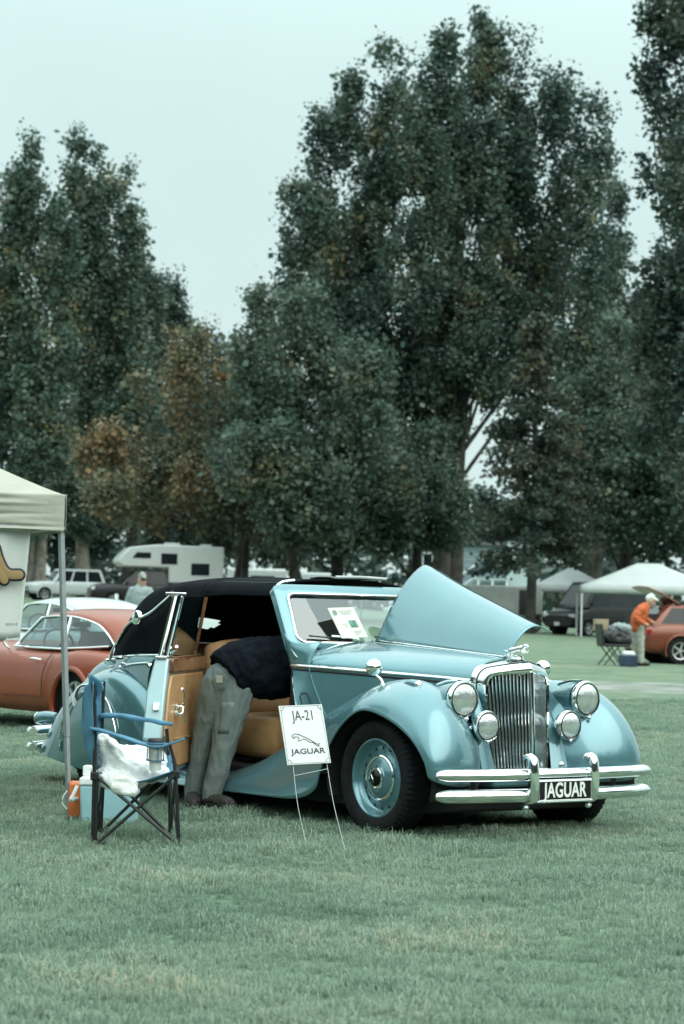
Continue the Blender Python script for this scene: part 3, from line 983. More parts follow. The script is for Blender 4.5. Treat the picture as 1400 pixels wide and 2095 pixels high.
# landau irons
for sgn in (1, -1):
    li = [(-2.44,-.645*sgn,1.395),(-2.50,-.665*sgn,1.345),(-2.60,-.68*sgn,1.28),(-2.70,-.685*sgn,1.245),(-2.80,-.68*sgn,1.225),
          (-2.92,-.675*sgn,1.18),(-3.02,-.675*sgn,1.09),(-3.09,-.69*sgn,1.0),(-3.115,-.70*sgn,.93)]
    iron = MB().tube(li, [.016,.018,.022,.022,.022,.020,.018,.016,.016], 8, smooth=4, flat=.6).build('landau_iron', M['chrome'], car)
    MB().lathe([(.001,-.02),(.05,-.018),(.052,.0),(.045,.012),(.02,.02),(.001,.022)], (-2.78,-.70*sgn,1.235), (0,-sgn,0), 24).build('landau_boss', M['chrome'], iron)
    MB().cyl((-3.115,-.66*sgn,.925), (-3.115,-.735*sgn,.925), .024, .02).build('landau_mount', M['chrome'], iron)
    MB().cyl((-2.44,-.60*sgn,1.40), (-2.36,-.69*sgn,1.405), .016, .02).build('landau_mount', M['chrome'], iron)

# ---- rear body: quarter panels, boot, far side with its shut door
def quarter(sgn, x0):
    rows = []
    for X in (x0, (x0-2.55)/2 if x0 > -1.5 else -2.3, -2.55, -2.85, -3.10, -3.30, -3.42):
        t = max(0, (-2.7 - X) / .72)
        w = .675 - .16 * t * t
        zt = 1.0 - .05 * t + (-.012 if X > -1.5 else 0)
        rows.append([(X,-sgn*(w-.012),zt),(X,-sgn*(w+.015),zt-.06),(X,-sgn*(w+.03),zt-.22),(X,-sgn*(w+.03),.5),(X,-sgn*(w),.28),(X,-sgn*(w-.04),.19)])
    return np.array(rows)
qn = MB().surf(quarter(1, -2.12), 5, 5).build('rear_quarter_panel', M['paint'], car, sharp=60, solid=.01)
qf = MB().surf(quarter(-1, -1.05), 5, 5).build('far_body_side', M['paint'], car, sharp=60, solid=.01)
MB().tube([(-2.13,-.705,.945),(-2.5,-.705,.94),(-2.8,-.70,.92),(-3.0,-.68,.895)], .011, 8, smooth=4, flat=.7).build('side_moulding', M['chrome'], qn)
BT = []
for (X, zt, w, zl) in ((-3.30,.985,.60,.22),(-3.50,.965,.575,.22),(-3.68,.90,.55,.22),(-3.82,.79,.53,.22),(-3.93,.64,.51,.22),(-4.0,.48,.50,.22),(-4.02,.34,.49,.2)):
    BT.append([(X,-w,zl),(X,-w,(zl+zt)/2),(X,-w+.03,zt-.09),(X,-.72*w,zt-.02),(X,-.4*w,zt),(X,0,zt+.006)])
boot = MB().surf(sym(BT), 6, 5).build('boot', M['paint'], car, sharp=60)
for sgn in (1, -1):
    for z in (.40, .29):
        pts = [(-3.86,-sgn*.86,z),(-3.98,-sgn*.80,z),(-4.06,-sgn*.62,z),(-4.10,-sgn*.3,z),(-4.11,0,z)]
        MB().tube(pts, [.028,.036,.036,.036,.036], 10, smooth=5, up=(0,0,1)).build('rear_bumper_blade', M['chrome'], car)
    tl = MB().tube([(-3.80,-sgn*.70,.50),(-3.90,-sgn*.72,.495),(-3.985,-sgn*.735,.49)], [.035,.05,.045], 14, smooth=3).build('tail_lamp_pod', M['paint'], car)
    MB().lathe([(.046,0),(.046,.012),(.03,.03),(.001,.036)], (-3.985,-sgn*.735,.49), (-1,-.12*sgn,0), 16).build('tail_lamp_rim', M['chrome'], tl)

# ---- chassis and floor
MB().box((-1.65,0,.235),(3.9,1.36,.17)).box((-.1,0,.40),(.8,.5,.3)).box((.15,0,.26),(.16,1.1,.10)).build('chassis', M['dark'], car, bevel=.02)  # main box made lower and wider to deepen the shade under the car
MB().box((-3.2,0,.55),(.06,1.1,.66)).build('bulkhead', M['dark'], car)
MB().box((-1.02,0,.72),(.05,1.16,.72)).build('bulkhead', M['dark'], car)
MB().box((-2.75,.0,.36),(1.2,1.3,.04)).build('cabin_floor', M['dark'], car)

# ---- seats
def cushion(c, d, name, puff=.05, rx=0.0, parent=None):
    m = MB()
    nx, ny, nz = 9, 13, 6
    V = []
    bm = bmesh.new()
    bmesh.ops.create_cube(bm, size=1)
    bmesh.ops.subdivide_edges(bm, edges=bm.edges, cuts=7, use_grid_fill=True)
    for v in bm.verts:
        p = v.co * 2
        q = Vector((p.x*math.sqrt(max(0,1-p.y*p.y/2-p.z*p.z/2+p.y*p.y*p.z*p.z/3)), p.y*math.sqrt(max(0,1-p.x*p.x/2-p.z*p.z/2+p.x*p.x*p.z*p.z/3)),
                    p.z*math.sqrt(max(0,1-p.x*p.x/2-p.y*p.y/2+p.x*p.x*p.y*p.y/3))))
        p = p.lerp(q, .42)
        v.co = Vector((p.x*d[0]/2, p.y*d[1]/2, p.z*d[2]/2))
    me = bpy.data.meshes.new(name)
    bm.to_mesh(me)
    bm.free()
    me.transform(Matrix.Translation(c) @ Matrix.Rotation(rx, 4, 'Y'))
    return link_mesh(name, me, M['leather'], parent or car, 60)
for y in (-.30, .31):
    cushion((-1.56, y, .50), (.62, .60, .30), 'seat_cushion')
    cushion((-2.02, y, .84), (.24, .60, .56), 'seat_back', rx=R(-14))
cushion((-2.85, 0, .52), (.5, 1.15, .30), 'rear_seat_cushion')
cushion((-3.10, 0, .82), (.22, 1.15, .5), 'rear_seat_back', rx=R(-14))
MB().box((-2.5, .635, .68), (.85, .03, .56)).build('interior_trim', M['leather'], car, bevel=.01)
MB().box((-2.62, -.635, .66), (.72, .03, .56)).build('interior_trim', M['leather'], car, bevel=.01)
MB().box((-1.12, 0, 1.0), (.08, 1.14, .2)).build('dashboard', M['walnut'], car, bevel=.02)
sw = [(-1.33 + .06*math.sin(a), -.32 + .19*math.cos(a), .95 + .18*math.sin(a)) for a in np.linspace(0, 2*math.pi, 28, endpoint=False)]
MB().tube(sw, .012, 8, closed=True).build("steering_wheel", M["black"], car)
MB().box((-1.05, -.58, .62), (.10, .06, .62)).build('door_post', M['dark'], car, bevel=.01)

# ---- the open rear-hinged door
door = empty('door', (-2.10, -.700, 0), R(-44.7))
door.parent = car
dl = 1.12
def dpt(u, z, y):           # u along the door from the hinge, y outward positive (local +y is outside after the turn)
    return (u, -y, z)
shape = [(0.0,.30),(dl-.30,.285),(dl+.05,.40),(dl+.14,.51),(dl+.05,.80),(dl-.03,1.0),(0,1.0)]
sh = []
for i in range(len(shape)):
    sh.append(shape[i])
m = MB()
n = len(sh)
m.add([dpt(u,z,0.012 + (.03 if .4 < z < .9 else 0)) for u, z in sh] + [dpt(u,z,-.075) for u, z in sh],
      [tuple(range(n)), tuple(range(2*n-1, n-1, -1))] + [((i+1)%n, i, n+i, n+(i+1)%n) for i in range(n)])
m.build('door_shell', M['door_jamb'], door, bevel=.012)
skin = MB().surf(np.array([[dpt(u, 1.0, .016), dpt(u*1.0, .9, .045), dpt(u*1.02, .7, .052), dpt(u*1.04, .52, .05), dpt(u*.98, .36, .03), dpt(u*.9, .29, .02)] for u in (.0, .4, .8, dl-.02)]), 4, 4)
skin.build('door_skin', M['paint'], door, sharp=60)
inn = [(.03,.33),(dl-.32,.32),(dl+.0,.43),(dl+.08,.53),(dl-.0,.80),(dl-.07,.90),(.03,.90)]
m = MB()
n = len(inn)
m.add([dpt(u,z,-.095) for u, z in inn] + [dpt(u,z,-.074) for u, z in inn],
      [tuple(range(n)), tuple(range(2*n-1, n-1, -1))] + [((i+1)%n, i, n+i, n+(i+1)%n) for i in range(n)])
m.build('door_trim', M['leather'], door, bevel=.012)
pk = [(.25,-.100,.36),(.25,-.102,.46),(.6,-.103,.50),(.98,-.102,.50)]
MB().tube([dpt(u, z, y) for u, y, z in pk], .005, 6, smooth=5).build('door_pocket_piping', M['leather'], door)
MB().box(dpt(dl/2-.03,.955,-.075), (dl-.07,.055,.09)).build('door_cap', M['walnut'], door, bevel=.012)
MB().box(dpt(dl/2-.01,1.008,-.03), (dl,.075,.016)).build('door_waist_rail', M['chrome'], door, bevel=.006)
hd = [dpt(.93,.70,-.10), dpt(.93,.70,-.135), dpt(.90,.67,-.14), dpt(.86,.60,-.14)]
MB().tube(hd, .009, 8, smooth=4).build('door_pull', M['chrome'], door)
wdw = [dpt(.985,.80,-.10)]
MB().tube([dpt(.95,.66,-.105), dpt(.95,.66,-.14), dpt(.93,.72,-.145), dpt(.955,.80,-.145), dpt(.985,.815,-.145)], .008, 8, smooth=4).build('window_winder', M['chrome'], door)
MB().lathe([(.022,0),(.022,.012),(.012,.02)], dpt(.95,.66,-.098), (0,1,0), 16).build('handle_boss', M['chrome'], door)
MB().lathe([(.020,0),(.020,.012),(.012,.02)], dpt(.93,.70,-.098), (0,1,0), 16).build('handle_boss', M['chrome'], door)
MB().tube([dpt(1.00,.955,.03), dpt(1.00,.955,.075), dpt(.90,.945,.08)], .011, 8, smooth=3).build('door_handle', M['chrome'], door)
MB().box(dpt(dl+.07,.70,-.03), (.06,.04,.05), rot=(0,R(-20),0)).build('door_latch', M['chrome_soft'], door, bevel=.004)
# drop glass and the chrome post at its leading edge
MB().tube([dpt(dl-.04,1.0,-.02), dpt(dl-.15,1.40,-.085)], .017, 8, flat=.8).build('window_post', M['chrome'], door)
MB().tube([dpt(dl-.13,1.0,-.05), dpt(dl-.22,1.385,-.115)], .010, 8).build('window_channel', M['chrome'], door)
MB().box(dpt(dl-.15,1.40,-.09), (.06,.13,.018)).build('window_post_cap', M['chrome'], door, bevel=.005)
MB().add([dpt(.04,1.0,-.035),dpt(dl-.08,1.0,-.035),dpt(dl-.2,1.385,-.105),dpt(.06,1.385,-.105)],[(0,1,2,3)]).build('window_glass', glass_mat('drop_glass',(.45,.6,.62)), door)
MB().tube([dpt(.04,1.0,-.035), dpt(.06,1.385,-.105)], .012, 8).build('window_rear_post', M['walnut'], door)
MB().tube([dpt(dl-.14,1.03,-.07), dpt(dl-.14,1.05,-.10), dpt(dl-.10,1.075,-.11)], .01, 8, smooth=3).build('quarter_light_catch', M['chrome'], door)

# ---- wheels
def wheel(x, y, sgn, spat=False):
    wroot = empty('wheel', (x, y, .345))
    wroot.parent = car
    N = 240
    prof = [(.222,-.055),(.232,-.068),(.26,-.083),(.295,-.089),(.322,-.084),(.336,-.072),(.343,-.058),(.346,-.035),(.3475,0),(.346,.035),(.343,.058),(.336,.072),(.322,.084),(.295,.089),(.26,.083),(.232,.068),(.222,.055)]
    def mod(i, k):
        if i in (4, 5, 6, 10, 11, 12):
            return -.007 if (k % 4) >= 2 else 0
        if i in (7, 9):
            return -.005 if (k % 6) >= 3 else 0
        return 0
    MB().lathe(prof, (0,0,0), (0,-sgn,0), N, mod).build('tyre', M['tyre'], wroot, sharp=30)
    o = -1
    ax = (0, -sgn, 0)
    rim = MB().lathe([(.205,-.05),(.232,-.055),(.236,.056),(.232,.068),(.224,.070),(.216,.060),(.208,.040),(.200,.022),(.190,.014),(.170,.016),(.150,.024),(.132,.032),(.125,.02)], (0,0,0), ax, 64)
    rim = rim.build('rim', M['paint'], wroot, sharp=35)
    for k in range(16):
        a = 2*math.pi*k/16
        c = (math.cos(a)*.176, -sgn*.0135, math.sin(a)*.176)
        MB().lathe([(.001,.004),(.009,.0045),(.0115,.001)], c, ax, 10).build('vent_hole', M['black'], rim)
    MB().lathe([(.138,.028),(.136,.040),(.128,.045),(.120,.043)], (0,0,0), ax, 48).build('hub_ring', M['chrome'], rim)
    hc = MB().lathe([(.121,.042),(.110,.050),(.092,.058),(.078,.064),(.070,.062)], (0,0,0), ax, 48).build('hub_cap', M['paint'], wroot, sharp=35)
    MB().lathe([(.070,.060),(.066,.072),(.058,.076),(.050,.074)], (0,0,0), ax, 48).build('hub_ring', M['chrome'], hc)
    MB().lathe([(.050,.073),(.04,.084),(.02,.091),(.001,.093)], (0,0,0), ax, 32).build('hub_boss', mat('hub_badge',(.03,.028,.027),.12,metal=.9), hc)
    MB().tube([(-.012,-sgn*.092,.02),(.008,-sgn*.096,-.005),(.006,-sgn*.092,-.025)], .005, 6).build('hub_mark', M['chrome'], hc)
wheel(.02, -.715, 1); wheel(.02, .715, -1); wheel(-3.06, -.73, 1); wheel(-3.06, .73, -1)

# ---- radiator grille
GX, GW, GD = .485, .236, .125
def gpt(y, z, out=0.0):
    k = (z - .40) / .58
    return np.array([GX + .035*(1-k) - GD*abs(y)/GW + out, y, z])
shell_o = []
ol = [(.225,.385),(.238,.55),(.262,.74),(.278,.88),(.272,.95),(.235,1.0),(.16,1.02),(.08,1.034),(.0,1.045)]
il = [(.200,.385),(.212,.55),(.228,.74),(.236,.86),(.230,.92),(.205,.955),(.14,.968),(.07,.975),(.0,.982)]
ol = catmull(np.array([(0, a, b) for a, b in ol]), 4)[:, 1:]
il = catmull(np.array([(0, a, b) for a, b in il]), 4)[:, 1:]
full_o = [(-a, b) for a, b in ol] + [(a, b) for a, b in ol[::-1][1:]]
full_i = [(-a, b) for a, b in il] + [(a, b) for a, b in il[::-1][1:]]
rings = []
rings.append([gpt(y, z, -.05) for y, z in full_i])
rings.append([gpt(y, z, .004) for y, z in full_i])
rings.append([gpt(yi*.6+yo*.4, zi*.6+zo*.4, .012) for (yi, zi), (yo, zo) in zip(full_i, full_o)])
rings.append([gpt(yi*.15+yo*.85, zi*.15+zo*.85, -.004) for (yi, zi), (yo, zo) in zip(full_i, full_o)])
rings.append([gpt(yo, zo, -.03) for yo, zo in full_o])
rings.append([np.array([.262, yo*1.0, zo + .012*max(0,(zo-.9)/.15)]) for yo, zo in full_o])
grille = MB().grid(np.array(rings)).build('radiator_shell', M['chrome'], car, sharp=45)
MB().tube([gpt(y, z, -.025)*np.array([1,1,1]) for y, z in full_o], .004, 6).build('shell_bead', M['rubber_seal'], grille)
nsl = 12
M['grille_chrome'] = mat('grille_chrome', (.92, .94, .94), .14, metal=1.0, var=.04, vscale=9)
for sgn in (-1, 1):
    for i in range(nsl):
        u = (i + .5) / nsl
        y_t, y_b = sgn*u*.232, sgn*u*.203
        zt = np.interp(abs(y_t), [0,.07,.14,.205,.236], [.980,.973,.966,.95,.88])
        p0, p1 = gpt(y_b, .40, -.008), gpt(y_t, zt, -.008)
        MB().tube([p0, p1], .0074, 8, flat=1.2, up=(1,0,0)).build('grille_bar', M['grille_chrome'], grille)
MB().tube([gpt(0,.39,.012), gpt(0,.985,.012)], .010, 8).build('grille_spine', M['chrome'], grille)
MB().add([gpt(-.232,.88,-.035), gpt(-.203,.39,-.035), gpt(0,.39,-.03), gpt(0,.98,-.03), gpt(.203,.39,-.035), gpt(.232,.88,-.035)], [(0,1,2,3),(3,2,4,5)]).build('radiator_core', M['dark'], grille)
MB().tube([gpt(-.205,.388,.004), gpt(0,.388,.006), gpt(.205,.388,.004)], .012, 8).build('grille_base', M['chrome'], grille)
MB().box((.34, 0, .34), (.24,.50,.07)).build('front_valance', M['paint'], car, bevel=.02)
for sgn in (-1, 1):   # sheet between shell and wing
    C = [[(.30,sgn*.262,.93),(.31,sgn*.30,.80),(.33,sgn*.32,.70)],[(.36,sgn*.25,.7),(.38,sgn*.29,.66),(.39,sgn*.33,.62)],[(.44,sgn*.22,.40),(.46,sgn*.28,.38),(.47,sgn*.34,.36)]]
    MB().surf(np.array(C), 5, 5).build('catwalk_panel', M['paint'], car, sharp=60)
cap = MB().lathe([(.062,0),(.064,.012),(.05,.018),(.048,.028),(.056,.033),(.04,.04),(.001,.042)], (.345,0,1.042), (0,0,1), 28).build('radiator_cap', M['chrome'], car)
# leaping cat
T0 = np.array([.355, 0, 1.10])
def cp(x, y, z): return (T0[0]+x, T0[1]+y, T0[2]+z)
cat = blob('leaping_cat_mascot', [
  [(cp(-.075,0,-.005),.013),(cp(-.045,0,.008),.019),(cp(0,0,.017),.017),(cp(.04,0,.024),.019),(cp(.065,0,.032),.013)],
  [(cp(.06,0,.034),.011),(cp(.08,0,.04),.0125),(cp(.098,0,.034),.008)],
  [(cp(-.065,.009,-.005),.011),(cp(-.085,.010,-.022),.007),(cp(-.105,.010,-.016),.005),(cp(-.115,.01,-.026),.004)],
  [(cp(-.065,-.009,-.005),.011),(cp(-.078,-.010,-.025),.007),(cp(-.10,-.010,-.024),.005),(cp(-.108,-.01,-.034),.004)],
  [(cp(.05,.010,.018),.009),(cp(.068,.011,.002),.006),(cp(.09,.011,.008),.005)],
  [(cp(.05,-.010,.018),.009),(cp(.062,-.011,0),.006),(cp(.084,-.011,.001),.005)],
  [(cp(-.08,0,.002),.006),(cp(-.11,0,.006),.004),(cp(-.13,0,-.004),.003)],
  [(cp(-.05,0,-.012),.008),(cp(-.02,0,-.035),.012),(cp(-.01,0,-.05),.02)]], M['chrome'], car, voxel=.0035, smooth=1)
# ---- lamps
def lamp(name, c, r, depth, sgn, tilt=0.0):
    ax = Vector((1, -.04*-sgn, .02)).normalized()
    ax = Vector((1, sgn*.03, .0)).normalized()
    body = MB().lathe([(.004,-depth),(r*.45,-depth*.9),(r*.8,-depth*.55),(r*.98,-depth*.2),(r*1.06,-.012),(r*1.08,.008),(r*1.0,.022),(r*.90,.020)], c, ax, 40).build(name, M['chrome'], car, sharp=45)
    MB().lathe([(r*.90,.018),(r*.75,.026),(r*.5,.033),(r*.25,.037),(.001,.038)], c, ax, 40).build('lens', M['lens'], body)
    MB().lathe([(r*.925,.0205),(r*.93,.0235),(r*.905,.024),(r*.895,.02)], c, ax, 40).build('lens_seal', M['rubber_seal'], body)
    return body, ax
for sgn in (-1, 1):
    b, ax = lamp('headlamp', (.44, sgn*.485, .824), .102, .13, sgn)
    MB().tube([(.20,sgn*.48,.90),(.30,sgn*.482,.925),(.40,sgn*.485,.93)], .008, 8, smooth=3).build('headlamp_bead', M['chrome'], b)
    MB().lathe([(.012,-.008),(.012,.008),(.004,.012)], (.475,sgn*.485,.712), (1,0,0), 10).build('headlamp_screw', M['chrome'], b)
    # painted pod carrying the headlamp
    MB().lathe([(.02,-.32),(.06,-.22),(.088,-.10),(.100,-.02)], (.425,sgn*.485,.826), (1,0,0.0), 28).build('headlamp_pod', M['paint'], b)
    b, ax = lamp('fog_lamp', (.47, sgn*.325, .668), .086, .10, sgn)
    MB().tube([(.42,sgn*.325,.685),(.40,sgn*.36,.66),(.38,sgn*.39,.63)], .016, 8, smooth=3).build('fog_lamp_bracket', M['chrome'], b)
    MB().lathe([(.010,-.006),(.010,.006),(.004,.010)], (.49,sgn*.325,.577), (1,0,0), 10).build('fog_lamp_screw', M['chrome'], b)
    # sidelight on the wing crown
    sl = MB().tube([(.10,sgn*.655,.895),(.17,sgn*.655,.905),(.235,sgn*.655,.897)], [.016,.026,.028], 14, smooth=3).build('sidelight', M['paint'], car)
    MB().lathe([(.028,0),(.029,.008),(.022,.012)], (.235,sgn*.655,.897), (1,0,-.1), 20).build('sidelight_rim', M['chrome'], sl)
    MB().lathe([(.022,.010),(.012,.018),(.001,.02)], (.235,sgn*.655,.897), (1,0,-.1), 20).build('sidelight_lens', M['lens'], sl)
    # wing mirror
    mm = MB().tube([(-.10,sgn*.66,.893),(-.105,sgn*.665,.918),(-.15,sgn*.67,.945),(-.165,sgn*.675,.975)], [.017,.010,.009,.012], 10, smooth=4).build('wing_mirror', M['chrome'], car)
    MB().lathe([(.001,.026),(.022,.024),(.042,.016),(.051,.004),(.051,-.006),(.042,-.010),(.001,-.008)], (-.16,sgn*.675,.988), (1,-.55,.05), 28).build('mirror_head', M['chrome'], mm)

# ---- front bumper
def blade(z, h, y0, y1, ext=0.0):
    C = []
    for t in np.concatenate([np.linspace(0, .065, 9)[:-1], np.linspace(.065, .935, 23), np.linspace(.935, 1, 9)[1:]]):
        y = y0 + (y1 - y0) * t
        X = .775 - .125 * (abs(y) / .84) ** 2.2 + ext
        e = min(1, (.845 - abs(y)) / .10) if abs(y) > .745 else 1
        e = max(.12, math.sqrt(max(0, 1 - (1 - e) ** 2)))
        hh, d = h * e, .035 * e
        C.append([(X - d, y, z - hh), (X - .004, y, z - hh*.92), (X + .014*e, y, z - hh*.45), (X + .020*e, y, z), (X + .014*e, y, z + hh*.45), (X - .004, y, z + hh*.92), (X - d, y, z + hh)])
    return C
bump = MB().surf(np.array(blade(.401,.037,-.845,.845)), 1, 3, closed_v=False).build('front_bumper', M['chrome'], car, sharp=60, solid=.006)
MB().surf(np.array(blade(.284,.039,-.845,.845)), 1, 3).build('lower_blade', M['chrome'], bump, sharp=60, solid=.006)
for sgn in (-1, 1):
    Y = sgn*.235
    C = []
    for (x, z, hw) in ((.700,.235,.022),(.775,.236,.026),(.805,.265,.028),(.812,.34,.029),(.812,.43,.029),(.80,.495,.028),(.765,.525,.026),(.715,.522,.022)):
        C.append([(x-.03, Y-hw-.004, z-.004*(z-.38)), (x-.004, Y-hw, z), (x+.006, Y-hw*.55, z), (x+.010, Y, z), (x+.006, Y+hw*.55, z), (x-.004, Y+hw, z), (x-.03, Y+hw+.004, z)])
    C = np.array(C)
    # make the cross-section follow the bar's outward normal
    for i in range(len(C)):
        a, b = C[max(0, i-1)][3], C[min(len(C)-1, i+1)][3]
        t = b - a; t /= np.linalg.norm(t)
        nrm = np.array([t[2], 0, -t[0]])
        base = C[i][3].copy()
        for j, dpth in enumerate((.038, .012, .004, 0, .004, .012, .038)):
            C[i][j] = [base[0] - nrm[0]*dpth, C[i][j][1], base[2] - nrm[2]*dpth]
    MB().surf(C, 4, 3).build('overrider', M['chrome'], bump, sharp=60, solid=.005)
    MB().tube([(.63,sgn*.55,.40),(.63,sgn*.55,.28)], .018, 8).build('bumper_bracket', M['dark'], bump)
    MB().lathe([(.004,-.02),(.02,-.01),(.022,0),(.014,.012),(.001,.016)], (.74,sgn*.245,.213), (0,0,-1), 14).build('bumper_bolt', M['chrome_soft'], bump)
# number plate
plate = MB().box((.800, 0, .312), (.012, .415, .118)).build('number_plate', M['plate_black'], car, bevel=.004)
pf = [(.808, y, z) for y, z in ((-.202,.257),(.202,.257),(.202,.367),(-.202,.367))]
MB().tube(pf, .0035, 6, closed=True).build('plate_border', M['white_paint'], plate)
text_mesh('plate_lettering', 'JAGUAR', .118, M['white_paint'], plate, frame((.808, .0, .311), (0, 1, 0), (0, 0, 1)), .0012, sx=.74, bold=.0030, spacing=1.04)
MB().tube([(.80,-.215,.372),(.80,.215,.372)], .007, 8).tube([(.80,-.215,.250),(.80,.215,.250)], .009, 8).build('plate_rail', M['chrome'], plate)
MB().lathe([(.016,-.01),(.018,.01),(.012,.024),(.001,.028)], (.66,.02+.08,.44), (0,0,1), 16).build('starting_handle_cap', M['chrome'], bump)

# ---- show card behind the windscreen and folded magazine on the hood
M['paper'] = mat('paper', (.60, .60, .53), .7, var=.03)
card = MB().poly([(-1.10,-.33,1.335),(-1.13,-.10,1.345),(-1.02,-.06,1.155),(-.99,-.29,1.145)], .004, (.8,.1,.5)).build('show_card', M['paper'], None)
card.parent = None
card.matrix_world = CARM
tag(card, 'cream printed show card propped inside the windscreen of the pale blue car', 'card')
cn = Vector((-1.13+1.10,-.10+.33,.01)).normalized()
cy = (Vector((-1.10,-.33,1.335)) - Vector((-.99,-.29,1.145))).normalized()
cz = cn.cross(cy).normalized()
M['print_grey'] = mat('print_grey', (.42, .45, .42), .7, var=.1)
M['print_green'] = mat('print_green', (.10, .24, .17), .7, var=.4, vscale=30)
def on_card(u, v): return Vector((-.99,-.29,1.145)) + cn*u + cy*v + cz*.003
def crect(mb, u, v, du, dv):
    mb.add([on_card(u,v), on_card(u+du,v), on_card(u+du,v+dv), on_card(u,v+dv)], [(0,1,2,3)])
pr = MB()
for k in range(3): crect(pr, .075+.01*k, .195-.012*k, .12-.02*k, .004)
for k in range(3): crect(pr, .06+.006*k, .10-.012*k, .05-.012*k, .003)
for k in range(3): crect(pr, .13, .045-.011*k, .07-.015*k, .003)
pr.build('card_print', M['print_grey'], card)
pg = MB(); crect(pg, .125, .075, .065, .05); pg.build('card_photo', M['print_green'], card)
pc = MB().tube([on_card(.04+.016*math.cos(a), .185+.016*math.sin(a)) for a in np.linspace(0,6.28,20,endpoint=False)], .002, 5, closed=True)
pc.tube([on_card(.026,.185), on_card(.054,.185)], .0015, 5).tube([on_card(.04,.171), on_card(.04,.199)], .0015, 5)
pc.build('card_emblem', M['print_green'], card)
mag = empty('folded_magazine', CARM @ Vector((-1.47, .10, 1.520)), CAR_RZ, 'glossy folded magazine lying on the black hood above the windscreen', 'magazine')
M['mag_dark'] = mat('magazine_print', (.03, .03, .035), .2, coat=.5, col2=(.16, .14, .13), vscale=9)
MB().surf(np.array([[(-.14+.28*t, -.20, .012+.010*math.sin(t*3)), (-.14+.28*t, -.05, .014+.008*math.sin(t*2.5)), (-.14+.28*t, .10, .016+.012*math.sin(t*3)), (-.14+.28*t, .22, .012)] for t in (0,.25,.5,.75,1)]), 3, 4).build('magazine_cover', M['mag_dark'], mag, solid=.010)
MB().tube([(.14,-.20,.016),(.145,.0,.02),(.14,.22,.014)], .010, 8, smooth=3).build('magazine_fold', mat('magazine_edge', (.40,.43,.43), .3, var=.15, vscale=20), mag)

# ================================================================== man leaning into the car
M['trousers'] = mat('grey_canvas_trousers', (.185, .220, .213), .85, spec=.15, var=.15, vscale=12, bump=.35, bscale=160)
M['jacket'] = mat('black_quilted_jacket', (.005, .007, .011), .85, spec=.06, var=.3, vscale=10, bump=.3, bscale=30)
M['skin'] = mat('skin', (.45, .26, .19), .5, var=.1, vscale=20)
M['shoe'] = mat('brown_hiking_shoe', (.028, .024, .021), .7, var=.4, vscale=25, bump=.4, bscale=60)
M['hair'] = mat('grey_hair', (.22, .21, .2), .8, var=.3, vscale=60, bump=.4, bscale=120)
man = empty('person', car_w(-1.52, -.93, .065), 0, 'man in grey work trousers and black jacket bending into the open car door', 'person')
MI = Matrix.Translation(-man.location + Vector((0, 0, .025)))
def W(x, y, z):
    return tuple(MI @ car_w(x, y, z))
tr = blob('trousers', [
    [(W(-1.705,-.92,.07), .055), (W(-1.695,-.915,.16), .060), (W(-1.668,-.905,.30), .066), (W(-1.628,-.895,.48), .076), (W(-1.57,-.885,.66), .098), (W(-1.515,-.88,.78), .110), (W(-1.478,-.872,.835), .112)],
    [(W(-1.53,-.89,.07), .064), (W(-1.518,-.885,.16), .069), (W(-1.488,-.865,.30), .074), (W(-1.455,-.845,.48), .085), (W(-1.425,-.82,.66), .108), (W(-1.405,-.805,.78), .118), (W(-1.405,-.80,.83), .116)],
    [(W(-1.475,-.87,.835), .116), (W(-1.44,-.84,.86), .120), (W(-1.405,-.805,.835), .118)],
    [(W(-1.445,-.85,.85), .125), (W(-1.43,-.80,.89), .125)]],
    M['trousers'], man, voxel=.009, smooth=5, wrinkle=.0080, wscale=16, stretch=(1, 1, .32))
jk = blob('jacket', [
    [(W(-1.447,-.862,.858), .170), (W(-1.432,-.79,.905), .178), (W(-1.418,-.68,.94), .172), (W(-1.41,-.52,.955), .168), (W(-1.40,-.34,.965), .170), (W(-1.40,-.18,.96), .15)],
    [(W(-1.36,-.70,.86), .13), (W(-1.35,-.56,.86), .145), (W(-1.37,-.40,.90), .16)],
    [(W(-1.29,-.36,.93), .085), (W(-1.21,-.36,.82), .075), (W(-1.18,-.38,.74), .06), (W(-1.15,-.42,.70), .05)],
    [(W(-1.52,-.26,.95), .09), (W(-1.56,-.16,.80), .075), (W(-1.50,-.04,.70), .055)]],
    M['jacket'], man, voxel=.010, smooth=3, wrinkle=.013, wscale=11, flat_start=(0,))
blob('head', [[(W(-1.36,-.10,.95), .06), (W(-1.34,-.02,.93), .085), (W(-1.33,.06,.89), .085), (W(-1.33,.10,.85), .06)]], M['skin'], man, .012, 2)
blob('hair', [[(W(-1.345,-.03,.965), .078), (W(-1.335,.06,.93), .082), (W(-1.33,.11,.89), .05)]], M['hair'], man, .012, 2)
hnd = [[(W(-1.15,-.42,.70), .032), (W(-1.12,-.44,.68), .036), (W(-1.09,-.455,.665), .03)]]
for k, (dy, ln) in enumerate(((-.03,.06),(-.01,.075),(.01,.07),(.028,.055))):
    hnd.append([(W(-1.095,-.455+dy,.665), .0095), (W(-1.06,-.465+dy,.65), .009), (W(-1.06+ln*.45,-.47+dy,.625), .008)])
hnd.append([(W(-1.13,-.475,.67), .011), (W(-1.10,-.50,.66), .009)])
blob('hand', hnd, M['skin'], man, .005, 1)
blob('hand', [[(W(-1.50,-.04,.70), .034), (W(-1.47,.02,.66), .038), (W(-1.45,.06,.64), .03)]] +
     [[(W(-1.46+d,.05,.645), .01), (W(-1.43+d,.10,.635), .009), (W(-1.42+d,.12,.625), .008)] for d in (-.03,-.01,.01,.03)] + [[(W(-1.44,.02,.66), .011), (W(-1.41,.05,.66), .009)]], M['skin'], man, .005, 1)
